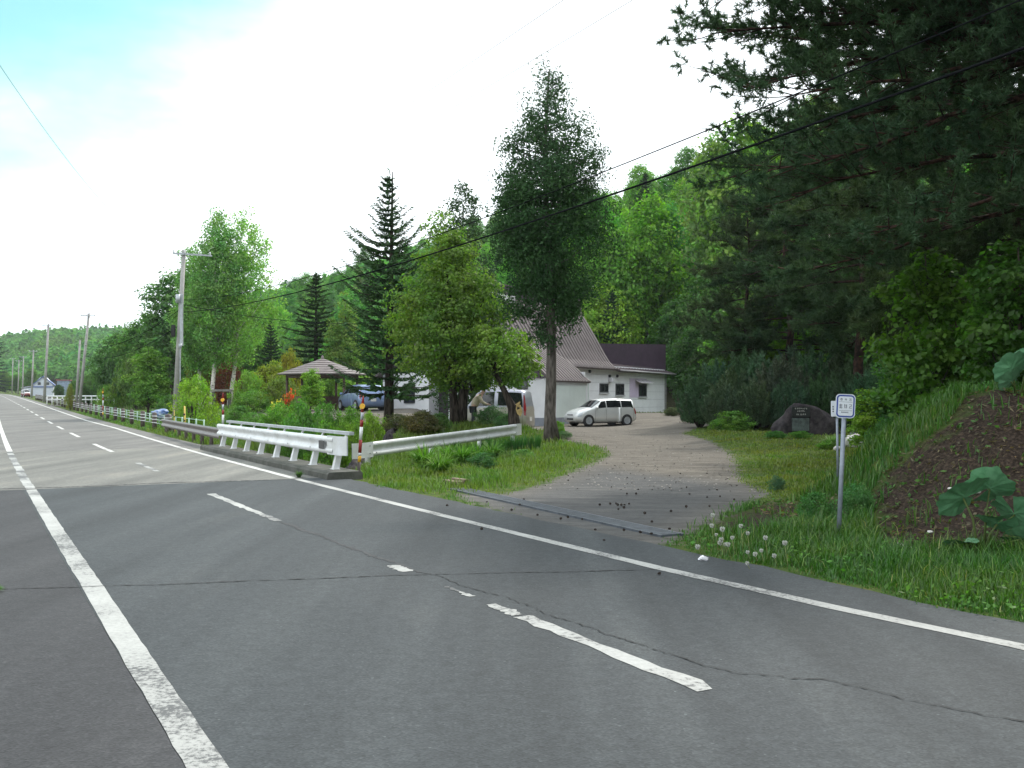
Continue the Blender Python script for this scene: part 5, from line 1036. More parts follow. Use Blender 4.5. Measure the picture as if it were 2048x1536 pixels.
for i in (1, 3, 4, 5, 6): j = i + (2 if i == 1 else 1); wire('distant roadside wire, span %s' % {1: 'from the side road to the next pole', 3: 'towards the blue-roofed house', 4: 'past the blue-roofed house', 5: 'just beyond the blue-roofed house', 6: 'at the road bend'}[i], sag(TOPS[i][0], TOPS[j][0], 0.6), 0.016)
# ------------------------------------------------------------------ sign posts, lamp, stones, drain
X, Y, Z = at(1677, 1078); Y0 = Y; topz = zt(788, Y); o = thing('sign_post', 'small white sign with blue border on a grey steel pole in the verge grass', 'sign', (X, Y, Z)); o.rotation_euler = (0, 0.045, 0)
H = topz - Z; steel = mat('painted_grey_steel', (0.24, 0.27, 0.32), 0.45, 0.25, 9, metal=0.3)
mb = MB(); mb.tube([(0, 0, -0.3), (0, 0, H - 0.03)], 0.0265, 12); mb.build('pole', steel, o, True)
bw, bh = 0.228, 0.278; zc = H - bh / 2
def rrect(w_, h_, r_, n=7):
    return [(sx * (w_ / 2 - r_) + r_ * math.cos(a), sy * (h_ / 2 - r_) + r_ * math.sin(a)) for sx, sy, a0 in ((1, 1, 0), (-1, 1, PI / 2), (-1, -1, PI), (1, -1, 1.5 * PI)) for a in [a0 + k * PI / 2 / (n - 1) for k in range(n)]]
def plate(name, P, y0, y1, m, par): mb = MB(); mb.prism(P, y0, y1, lambda a, b_, h: (a, h, zc + b_)); return mb.build(name, m, par)
sgw = mat('sign_white', (0.66, 0.69, 0.74), 0.4, 0.06, 10); sgb = mat('sign_blue', (0.02, 0.055, 0.30), 0.4, 0.1, 10); sgk = mat('sign_black', (0.03, 0.04, 0.07), 0.5, 0.1, 10)
bd = plate('board', rrect(bw, bh, 0.048), -0.034, -0.028, sgw, o); plate('border', rrect(bw - .020, bh - .020, 0.041), -0.0365, -0.034, sgb, bd); plate('face', rrect(bw - .054, bh - .054, 0.026), -0.039, -0.0365, sgw, bd)
mb = MB()
def stroke(x, z, w_, h_): mb.box((x, -0.0396, zc + z), (w_, 0.0012, h_))
for zz in (0.048, -0.052): stroke(0, zz, 0.155, 0.003)
u_ = 0.001
for x0 in (-0.05, 0, 0.05):   # upper row of three small characters
    z0 = 0.076
    if x0 < 0: [stroke(x0, z0 + .012, .026, .004), stroke(x0, z0, .004, .034), stroke(x0 - .010, z0 - .002, .004, .018), stroke(x0 + .010, z0 - .002, .004, .018), stroke(x0, z0 + .004, .022, .003)]
    elif x0 == 0: [stroke(x0, z0 + .009, .02, .004), stroke(x0 - .009, z0, .004, .016), stroke(x0 + .009, z0 - .002, .004, .018), stroke(x0, z0, .004, .02)]
    else: [stroke(x0 - .009, z0 + .01, .005, .005), stroke(x0 - .009, z0 - .006, .005, .008), stroke(x0 + .005, z0 + .012, .018, .004), stroke(x0 + .005, z0 + .003, .018, .003), stroke(x0, z0 - .005, .004, .02), stroke(x0 + .012, z0 - .006, .004, .016)]
for x0 in (-0.056, 0, 0.056):  # middle row of three large characters
    if x0 < 0: [stroke(x0, .018, .034, .005), stroke(x0, .006, .030, .004), stroke(x0, -.004, .030, .004), stroke(x0, -.016, .038, .005), stroke(x0, .0, .005, .05), stroke(x0 - .013, .001, .004, .014), stroke(x0 + .013, .001, .004, .014), stroke(x0 - .009, -.026, .012, .005), stroke(x0 + .009, -.026, .012, .005)]
    elif x0 == 0: [stroke(x0 - .012, 0, .005, .048), stroke(x0 - .012, .012, .016, .004), stroke(x0 + .008, .016, .022, .004), stroke(x0 + .008, .004, .022, .004), stroke(x0 + .008, -.01, .026, .004), stroke(x0 + .008, -.004, .005, .044), stroke(x0 + .003, -.02, .012, .004)]
    else: [stroke(x0, .018, .030, .005), stroke(x0 + .010, .008, .005, .018), stroke(x0, -.002, .02, .005), stroke(x0 - .010, -.012, .005, .016), stroke(x0, -.021, .032, .005)]
for x0 in np.linspace(-0.045, 0.03, 8): stroke(x0, -0.072, 0.006, 0.014)
mb.build('lettering', sgk, bd)
X, Y, Z = pd(1676, 15.0); o = thing('sign_post', 'second thin grey pole with a narrow white box, just behind the blue-bordered sign', 'sign', (X, Y, Z)); o.rotation_euler = (0, -0.015, 0); H = zt(800, 15) - Z
mb = MB(); mb.tube([(0, 0, -0.2), (0, 0, H)], 0.019, 10); mb.build('pole', steel, o, True); mb = MB(); mb.box((-0.04, -0.02, H - 0.13), (0.10, 0.05, 0.235)); mb.build('box', sgw, o, bevel=0.006)
mb = MB(); [mb.box((-0.072, -0.0465, H - 0.10 - k * .035), (0.018, 0.003, 0.02)) for k in range(3)]; mb.build('lettering', sgk, o)
X, Y, Z = pd(1758, 45); o = thing('lamp_post', 'short grey lamp post with a flat pale cap in front of the dark pines', 'lamp', (X, Y, Z)); H = zt(664, 45) - Z
mb = MB(); mb.tube([(0, 0, -0.2), (0, 0, H - .12)], 0.15, 12); mb.build('pole', mat('lamp_grey', (0.12, 0.13, 0.15), 0.6), o, True); mb = MB(); mb.lathe([(0.12, -0.12), (0.16, -0.06), (0.30, -0.05), (0.26, 0.03), (0.02, 0.06)], 16, None, (0, 0, H)); mb.build('cap', mat('lamp_cap', (0.6, 0.62, 0.66), 0.5), o, True)
def rockmesh(name, d, seed, m, rough=0.16, pts=None):
    bm = bmesh.new(); bmesh.ops.create_icosphere(bm, subdivisions=4, radius=1); r = np.random.default_rng(seed); pl = [(unit(r.normal(size=3)), r.uniform(0.62, 0.95)) for _ in range(16)] + (pts or [])
    ph = r.uniform(0, 6, 9)
    for v in bm.verts:
        p = np.array(v.co)
        for n_, dd in pl:
            k = p @ n_ - dd
            if k > 0: p = p - n_ * k * 0.92
        p = p * (1 + rough * 0.25 * (math.sin(5 * p[0] + ph[0]) * math.sin(6 * p[1] + ph[1]) + math.sin(11 * p[2] + ph[2]) * math.sin(9 * p[0] + ph[3]) * .6 + math.sin(23 * p[1] + ph[4]) * math.sin(19 * p[2] + ph[5]) * .3))
        v.co = Vector(p * np.array(d))
    me = bpy.data.meshes.new(name); bm.to_mesh(me); bm.free(); me.materials.append(m); me.polygons.foreach_set('use_smooth', [True] * len(me.polygons)); return me
X, Y, Z = pd(1612, 38.5); sc_ = Y / FPX
o = thing('boulder_monument', 'dark monument boulder with a black inscribed plaque at the edge of the lawn', 'monument', (X, Y, Z))
bo = link('boulder', rockmesh('boulder', (74 * sc_, 0.62, 76 * sc_), 12, ROCK, 0.3, [(unit(np.array([-0.8, -0.1, 0.6])), 0.74), (unit(np.array([0.0, -1, 0.1])), 0.60), (unit(np.array([0.9, 0, 0.5])), 0.8), (unit(np.array([0.1, 0, 1.0])), 0.74), (unit(np.array([0.35, 0, 1.0])), 0.76)]), None, o); bo.location = (0, 0, 0.0)
mb = MB(); ym = -0.42
mb.box((-17 * sc_, ym, 45 * sc_), (35 * sc_, 0.10, 20 * sc_)); pq = mb.build('plaque', mat('plaque_black', (0.014, 0.018, 0.018), 0.3, 0.2, 8), o, bevel=0.008)
mb = MB(); mb.box((-17 * sc_, ym + 0.015, 20 * sc_), (33 * sc_, 0.10, 26 * sc_)); mb.build('carved_panel', mat('carved_green_stone', (0.085, 0.11, 0.105), 0.8, 0.5, 5, bump=0.6), o, bevel=0.01)
mb = MB(); r = np.random.default_rng(4)
for row, (zz, n_, wd_) in enumerate(((51.5, 7, 26), (46.5, 5, 15), (40, 6, 20))):
    for i in range(n_):
        x0 = -17 + (i - (n_ - 1) / 2) * wd_ / n_
        for _ in range(4):
            if r.random() < .5: mb.box(((x0 + r.uniform(-.8, .8)) * sc_, ym - 0.0515, (zz + r.uniform(-1.2, 1.2)) * sc_), (2.2 * sc_, 0.003, 0.6 * sc_))
            else: mb.box(((x0 + r.uniform(-.8, .8)) * sc_, ym - 0.0515, (zz + r.uniform(-.5, .5)) * sc_), (0.6 * sc_, 0.003, 2.6 * sc_))
mb.build('inscription', mat('inscription_white', (0.5, 0.5, 0.47), 0.7), pq)
def rock(lab, px, py, d, seed, m, up_=0.3, name='rock', fix=False):
    X, Y, Z = pd(px, py) if fix else at(px, py); q = link(name, rockmesh(name, d, seed, m), None, None, (X, Y, Z + d[2] * up_)); return tag(q, lab, 'rock')
rock('large white rock in the grass behind the sign post', 1712, 31.0, (0.46, 0.32, 0.34), 58, ROCKW, 0.4, fix=True); rock('small white stone left of the large white rock', 1674, 29.5, (0.10, 0.1, 0.10), 6, ROCKW, 0.4, fix=True)
q = rock('upright dark slab stone behind the white rock', 1706, 32.5, (0.13, 0.12, 0.48), 7, ROCKG, 0.5, fix=True); q.rotation_euler = (0, 0.32, 0)
for i, (px, py, s) in enumerate([(1812, 1100, 0.07), (1798, 1092, 0.05), (1990, 1040, 0.04), (1955, 985, 0.05), (1860, 1065, 0.035), (1900, 980, 0.03)]): q = rock(['pale stone at the foot of the dirt bank', 'smaller pale stone beside the pale one at the foot of the dirt bank', 'small pale stone on the dirt bank right of the butterbur leaf', 'grey chip high on the dirt bank above the butterbur', 'tiny pale stone left of the butterbur', 'tiny grey chip on the upper dirt bank'][i], px, py, (s, s * .8, s * .6), 20 + i, ROCKW)
# stone wall of the stream
r = np.random.default_rng(8); o = thing('stone_wall', 'dark dry-stone retaining wall of the stream between the two white rails', 'wall', (-4, 30, 0)); mb = MB()
bmv = []
for k in range(46):
    Yk = 22.6 + (k % 23) * 0.82 + r.uniform(-.15, .15); row = k // 23; xk = float(bank_r(Yk)) + 0.0 + r.uniform(-.06, .06); tz = gz(xk + 0.35, Yk) - 0.02
    me_ = rockmesh('s', (0.22, 0.46, 0.36), 100 + k, ROCK, 0.25)
    vs = [np.array(v.co) + np.array([xk - 0.02 - row * 0.12 + 4, Yk - 30, tz - 0.22 - row * 0.52]) for v in me_.vertices]; mb.add(vs, [tuple(p.vertices) for p in me_.polygons]); bpy.data.meshes.remove(me_)
mb.build('stones', ROCK, o, True)
# drain grate
a0 = Vector(at(912, 976)); a1 = Vector(at(1345, 1070)); o = thing('drain_grate', 'long steel drain grating laid across the driveway mouth', 'drain', a0.lerp(a1, .5) - Vector((0, 0, 0.010))); d = a1 - a0; L = d.length; an = math.atan2(d.y, d.x); o.rotation_euler = (0, 0, an)
gm_ = mat('grate_steel', (0.10, 0.115, 0.135), 0.5, 0.35, 7, metal=0.4)
mb = MB()
for i in range(int(L / 0.055)): mb.box((-L / 2 + 0.03 + i * 0.055, 0, 0.0), (0.034, 0.27, 0.03))
mb.box((0, 0, -0.03), (L, 0.28, 0.01)); mb.build('grate', gm_, o)
for s in (-1, 1): mb = MB(); mb.box((0, s * 0.155, 0.002), (L, 0.03, 0.03)); mb.build('frame', gm_, o)
X, Y, Z = at(905, 969); o = thing('wooden_plank', 'weathered plank lying at the end of the drain grating in the grass', 'plank', (X, Y, Z + 0.02), an + 0.1); mb = MB(); mb.box((0, 0, 0.03), (0.62, 0.2, 0.05)); mb.build('board', mat('weathered_wood', (0.22, 0.16, 0.12), 0.85, 0.4, 8, bump=.4), o, bevel=0.008); mb = MB(); mb.box((0.05, 0.13, 0.07), (0.5, 0.12, 0.04), 0.1); mb.build('batten', mat('weathered_wood', (0.22, 0.16, 0.12)), o, bevel=0.006)
X, Y, Z = at(1405, 1121); q = link('litter', rockmesh('litter', (0.055, 0.04, 0.032), 31, mat('white_paper', (0.78, 0.78, 0.82), 0.8, 0.1, 30), 0.5), None, None, (X, Y, Z + 0.02)); tag(q, 'crumpled white paper litter on the asphalt at the verge corner', 'litter')
# ------------------------------------------------------------------ house
SH = 1.116; OX, OY, OZ = 11.28 * SH, 73.9 * SH, 0.10      # house scaled about the camera by SH; origin: far corner of the long wall
house = thing('white_house', 'white house with steep ribbed brown metal roof and flat-roofed wing', 'house', (OX, OY, OZ), math.atan2(0.875, 0.484) + PI)
# house axes: u runs along the long wall towards the road, v inwards; the garage block is left unscaled, 3 m in front
def hm(u, v, z): return (u * SH, -v * SH, (z - EYE) * SH + EYE - OZ)
def hg(u, v, z): return (u + 8.13, -v + 3.0, z - OZ)
hl = hm
HW = mat('house_white_wall', (0.70, 0.71, 0.74), 0.75, 0.10, 0.8, bump=0.15, bscale=30); HF = mat('house_foundation', (0.22, 0.24, 0.28), 0.85, 0.2, 2); HR = mat('house_roof_brown', (0.105, 0.086, 0.090), 0.55, 0.22, 1.2, spec=0.25); HD = mat('house_dark_cladding', (0.05, 0.03, 0.05), 0.5, 0.25, 2); HK = mat('house_dark_frame', (0.03, 0.03, 0.035), 0.5)
HG = mat('house_window_glass', (0.02, 0.025, 0.028), 0.08, 0.3, 2, spec=0.7); HP = mat('house_pinkish_patch', (0.50, 0.42, 0.56), 0.8, 0.1, 2); HGR = mat('house_garage_door', (0.62, 0.68, 0.66), 0.6, 0.08, 1)
def slab(u0, u1, v0, v1, z0, z1, mb=None): mb = mb or MB(); mb.add([hl(u, v, z) for u in (u0, u1) for v in (v0, v1) for z in (z0, z1)], [(0, 1, 3, 2), (4, 6, 7, 5), (0, 4, 5, 1), (2, 3, 7, 6), (0, 2, 6, 4), (1, 5, 7, 3)]); return mb
slab(0, 10.2, 0, 7, -0.1, 3.7).build('wall', HW, house); slab(10.2, 23.8, 0.004, 6.6, -0.1, 3.75).build('wall', HW, house); slab(-0.03, 20, -0.03, 7.03, -0.3, 0.42).build('foundation', HF, house)
hl = hg
slab(14.8, 19.9, -0.52, 2.4, -0.1, 2.72).build('wall', HW, house); slab(15.0, 19.95, 2.4, 6.0, -0.1, 3.6).build('wall', HW, house); slab(16, 19.9, 7.6, 11.0, -0.1, 3.2).build('wall', HW, house); slab(16, 18.8, 6.0, 7.6, -0.1, 3.2).build('porch_wall', HD, house)
slab(14.77, 19.95, -0.56, 6.03, -0.3, 0.50).build('foundation', HF, house)
hl = hm
def ribroof(name, u0, u1, prof, mt, pitch=0.36, hr=0.05, th=0.12):
    us = []; 
    n = int((u1 - u0) / pitch); du = (u1 - u0) / n
    for i in range(n): us += [(u0 + i * du, 0), (u0 + i * du + du * .62, 0), (u0 + i * du + du * .70, hr), (u0 + i * du + du * .92, hr)]
    us.append((u1, 0)); P = np.array(prof, float); mb = MB(); tang = np.gradient(P, axis=0); tang /= np.linalg.norm(tang, axis=1)[:, None]; nr_ = np.stack([-tang[:, 1], tang[:, 0]], -1)
    if nr_[0, 1] < 0: nr_ = -nr_
    mb.grid([[hl(u, P[j, 0] + nr_[j, 0] * e, P[j, 1] + nr_[j, 1] * e) for j in range(len(P))] for u, e in us])
    lo_ = P - nr_ * th
    mb.grid([[hl(u, *lo_[j]) for j in range(len(P))][::-1] for u in (u0, u1)])
    for u in (u0, u1): mb.grid([[hl(u, *P[j]) for j in range(len(P))], [hl(u, *lo_[j]) for j in range(len(P))]])
    for j in (0, -1): mb.grid([[hl(u, *P[j]) for u in (u0, u1)], [hl(u, *lo_[j]) for u in (u0, u1)]])
    return mb.build(name, mt, house)
ribroof('roof', 10.0, 23.6, [(-0.60, 3.50), (-0.25, 3.66), (0.05, 3.95), (0.45, 4.55), (0.95, 5.42), (2.0, 7.1), (2.4, 7.7)], HR, 0.42)
ribroof('roof', 10.0, 23.6, [(7.2, 3.5), (6.6, 3.95), (5.6, 5.4), (4.6, 7.1), (4.2, 7.7)], HR)
for u in (10.1, 23.45): mb = MB(); mb.prism([(0.1, 3.6), (6.5, 3.6), (4.25, 7.5), (2.35, 7.5)], u - .04, u + .04, lambda a, b_, h: hl(h, a, b_)); mb.build('gable', HD, house)
slab(9.9, 23.7, 2.15, 4.4, 7.3, 8.05).build('roof_monitor', HD, house); slab(9.85, 23.75, 2.1, 4.45, 8.05, 8.12).build('roof_cap', HR, house); slab(19.5, 22.3, 1.9, 2.12, 7.1, 7.5).build('flashing', WHITEP, house)
hl = hg
ribroof('garage_roof', 14.72, 20.1, [(-0.75, 2.62), (-0.54, 2.75), (0.13, 3.38), (0.8, 3.84), (1.73, 4.45), (2.4, 4.95), (3.2, 5.4)], HR, 0.36)
mb = MB(); mb.prism([(0.0, 2.74), (2.4, 2.74), (2.4, 4.75), (1.73, 4.33), (0.8, 3.72), (0.13, 3.26)], 19.86, 19.98, lambda a, b_, h: hl(h, a, b_)); mb.build('garage_gable', HD, house)
slab(14.8, 15.0, -0.4, 3.0, 2.6, 3.2).build('garage_side', HW, house)
hl = hm
ribroof('wing_roof', -0.6, 10.0, [(-0.62, 3.42), (0.6, 3.85), (1.9, 4.05)], mat('wing_roof_brown', (0.062, 0.05, 0.055), 0.9, 0.25, 1.5, spec=0.04), 0.5, 0.02)
mb = MB(); mb.add([hl(u, v, z) for (u, v, zt_) in ((9.8, 2.0, 5.25), (-0.5, 0.10, 5.60)) for dv in (0, 0.25) for z, v in ((3.5, v + dv), (zt_, v + dv))], [(0, 1, 3, 2), (4, 6, 7, 5), (0, 4, 5, 1), (2, 3, 7, 6), (0, 2, 6, 4), (1, 5, 7, 3)]); mb.build('parapet', HD, house); mb = MB()
slab(10.2, 11.4, 5.4, 6.5, 4.4, 6.2, mb); slab(10.1, 11.5, 5.3, 6.6, 6.2, 6.3, mb); mb.build('chimney', HD, house)
def u_of(px):
    r_ = (px - CX) / FPX; return (11.28 - 73.9 * r_) / (0.484 - 0.875 * r_)
def win(p0, p1, y0, y1, name='window'):
    ua, ub = u_of(p1), u_of(p0); D = 73.9 - 0.875 * (ua + ub) / 2; za, zb = zt(y1, D), zt(y0, D)
    mb = MB(); t_ = 0.09
    for a, b_, c, e in ((ua, ub, za, za + t_), (ua, ub, zb - t_, zb), (ua, ua + t_, za + t_, zb - t_), (ub - t_, ub, za + t_, zb - t_), ((ua + ub) / 2 - .035, (ua + ub) / 2 + .035, za + t_, zb - t_)): slab(a, b_, -0.06, 0.02, c, e, mb)
    f = mb.build(name, HK, house); slab(ua + t_, ub - t_, -0.015, 0.01, za + t_, zb - t_).build('pane', HG, f); return ua, ub, za, zb
win(1199, 1215.5, 767, 785); win(1231, 1247, 767.5, 790); w3 = win(1277, 1292, 769, 793)
slab(u_of(1293), u_of(1259), -0.012, 0.01, zt(795, 69), zt(757, 69)).build('pink_panel', HP, house)
mb = MB(); ua, ub = u_of(1296), u_of(1270); mb.add([hl(ua, -0.01, w3[3] + .32), hl(ub, -0.01, w3[3] + .32), hl(ub, -0.45, w3[3] + .12), hl(ua, -0.45, w3[3] + .12), hl(ua, -0.01, w3[3] + .27), hl(ub, -0.01, w3[3] + .27), hl(ub, -0.45, w3[3] + .07), hl(ua, -0.45, w3[3] + .07)], [(0, 1, 2, 3), (4, 5, 6, 7), (2, 3, 7, 6), (0, 3, 7, 4), (1, 2, 6, 5)]); mb.build('awning', mat('awning_pale', (0.58, 0.56, 0.6), 0.6), house)
for px, py in ((1218, 752), (1233, 752), (1178, 743)):
    u = u_of(px); D = 73.9 - .875 * u; mb = MB(); mb.lathe([(0.11, 0), (0.11, 0.12), (0.05, 0.16)], 12, Matrix.Rotation(PI / 2 * -1, 3, 'X'), hl(u, -0.0, zt(py, D))); mb.build('vent', HK, house)
mb = MB(); mb.box(hl(u_of(1219), -0.14, zt(762, 70)), (0.5, 0.28, 0.3)); mb.build('exhaust_hood', mat('hood_white', (0.7, 0.7, 0.75), 0.5), house, bevel=0.02)
mb = MB(); mb.tube([hl(-0.5, -0.70, 3.36), hl(10.0, -0.70, 3.42)], 0.06, 8); mb.tube([hl(-0.08, -0.06, 3.3), hl(-0.08, -0.06, 0.1)], 0.04, 8); mb.build('gutter', mat('gutter_grey', (0.32, 0.31, 0.32), 0.5), house, True)
mb = MB()
for (p0, p1, yb) in ((1199, 1215.5, 785), (1231, 1247, 790), (1277, 1292, 793)): ua, ub = u_of(p1), u_of(p0); D = 73.9 - 0.875 * (ua + ub) / 2; slab(ua - .08, ub + .08, -0.10, -0.005, zt(yb, D) - 0.09, zt(yb, D) - 0.004, mb)
mb.build('window_sill', mat('sill_grey', (0.45, 0.46, 0.48), 0.7), house)
mb = MB(); [slab(-0.02, 23.8, -0.008, 0.006, z_, z_ + 0.025, mb) for z_ in (0.95, 1.5, 2.05, 2.6, 3.1)]; mb.build('siding', mat('siding_joint', (0.50, 0.51, 0.54), 0.8), house)
hl = hg
mb = MB(); slab(15.05, 19.0, -0.545, -0.50, 0.5, 2.35, mb); [slab(15.06, 18.99, -0.552, -0.54, 0.5 + k * .31, 0.52 + k * .31, mb) for k in range(1, 6)]; mb.build('garage_door', HGR, house)
def endwin(v0, v1, z0, z1, u=19.95):
    mb = MB(); t_ = 0.07
    for a, b_, c, e in ((v0, v1, z0, z0 + t_), (v0, v1, z1 - t_, z1), (v0, v0 + t_, z0 + t_, z1 - t_), (v1 - t_, v1, z0 + t_, z1 - t_)): slab(u - .02, u + .06, a, b_, c, e, mb)
    f = mb.build('window', HK, house); slab(u - .01, u + .02, v0 + t_, v1 - t_, z0 + t_, z1 - t_).build('pane', HG, f)
endwin(0.85, 1.55, 2.12, 2.70, 19.9); endwin(8.6, 9.4, 1.3, 2.5, 19.9); endwin(3.4, 4.6, 1.3, 2.6)
ribroof('side_roof', 15.6, 20.3, [(11.4, 2.95), (9.3, 4.0), (7.3, 4.4), (5.6, 4.5)], HR, 0.4, 0.04)
mb = MB(); mb.tube([hl(19.97, 6.1, 0), hl(19.97, 6.1, 3.0)], 0.05, 8); mb.tube([hl(14.74, -0.56, 0.2), hl(14.74, -0.56, 2.6)], 0.045, 8); mb.build('downpipe', HGR, house)
# ------------------------------------------------------------------ gazebo
X, Y, Z = pd(645, 62); o = thing('gazebo', 'open brown timber gazebo with hipped ribbed roof in the garden', 'gazebo', (X, Y, Z), 0.30); ze = zt(749, 62) - Z; za = zt(717, 62) - Z
gr = mat('gazebo_roof', (0.15, 0.125, 0.122), 0.55, 0.25, 2.5); R6 = 2.75; mb = MB()
for k in range(6):
    a, b_ = k * PI / 3, (k + 1) * PI / 3
    for j in range(7):
        s0, s1 = 1 - j / 7, 1 - (j + 1) / 7; q = []
        for s, zz in ((s0, ze + (za - ze) * j / 7 + 0.035), (s1, ze + (za - ze) * (j + 1) / 7)):
            for an_ in (a, b_): q.append((R6 * s * math.cos(an_), R6 * s * math.sin(an_), zz))
        mb.add(q, [(0, 1, 3, 2)])
        mb.add([q[0], q[1], (q[1][0], q[1][1], q[1][2] - .05), (q[0][0], q[0][1], q[0][2] - .05)], [(0, 1, 2, 3)])
mb.add([(R6 * math.cos(k * PI / 3), R6 * math.sin(k * PI / 3), ze - .03) for k in range(6)], [tuple(range(6))]); mb.build('roof', gr, o)
mb = MB(); mb.lathe([(0.12, 0), (0.09, 0.12), (0.02, 0.25)], 8, None, (0, 0, za - .04)); mb.build('finial', gr, o)
for k in range(6): a = k * PI / 3; p = (2.15 * math.cos(a), 2.15 * math.sin(a)); mb = MB(); mb.tube([(*p, -0.3), (*p, ze - 0.02)], 0.085, 8); mb.build('post', WOODB, o, True)
for k in range(6):
    a = k * PI / 3 + PI / 6; mb = MB(); c = (1.86 * math.cos(a), 1.86 * math.sin(a)); mb.box((*c, ze - 0.14), (2.1, 0.08, 0.16), a + PI / 2); mb.build('beam', WOODB, o)
    if k not in (4,): mb = MB(); mb.box((1.7 * math.cos(a), 1.7 * math.sin(a), 0.42), (1.8, 0.36, 0.06), a + PI / 2); mb.box((*c, 0.62), (2.0, 0.06, 0.5), a + PI / 2); mb.build('bench', WOODB, o)
X, Y, Z = pd(443, 70); o = thing('stone_bench', 'low flat-topped grey slab shelter behind the birch trunks', 'bench', (X, Y, Z), 0.2); mb = MB(); mb.box((0, 0, zt(781, 70) - Z), (1.5, 0.6, 0.16)); mb.build('top', CONC, o, bevel=0.02)
for s in (-.55, .55): mb = MB(); mb.box((s, 0, (zt(781, 70) - Z) / 2 - .1), (0.2, 0.5, zt(781, 70) - Z)); mb.build('leg', CONCD, o)
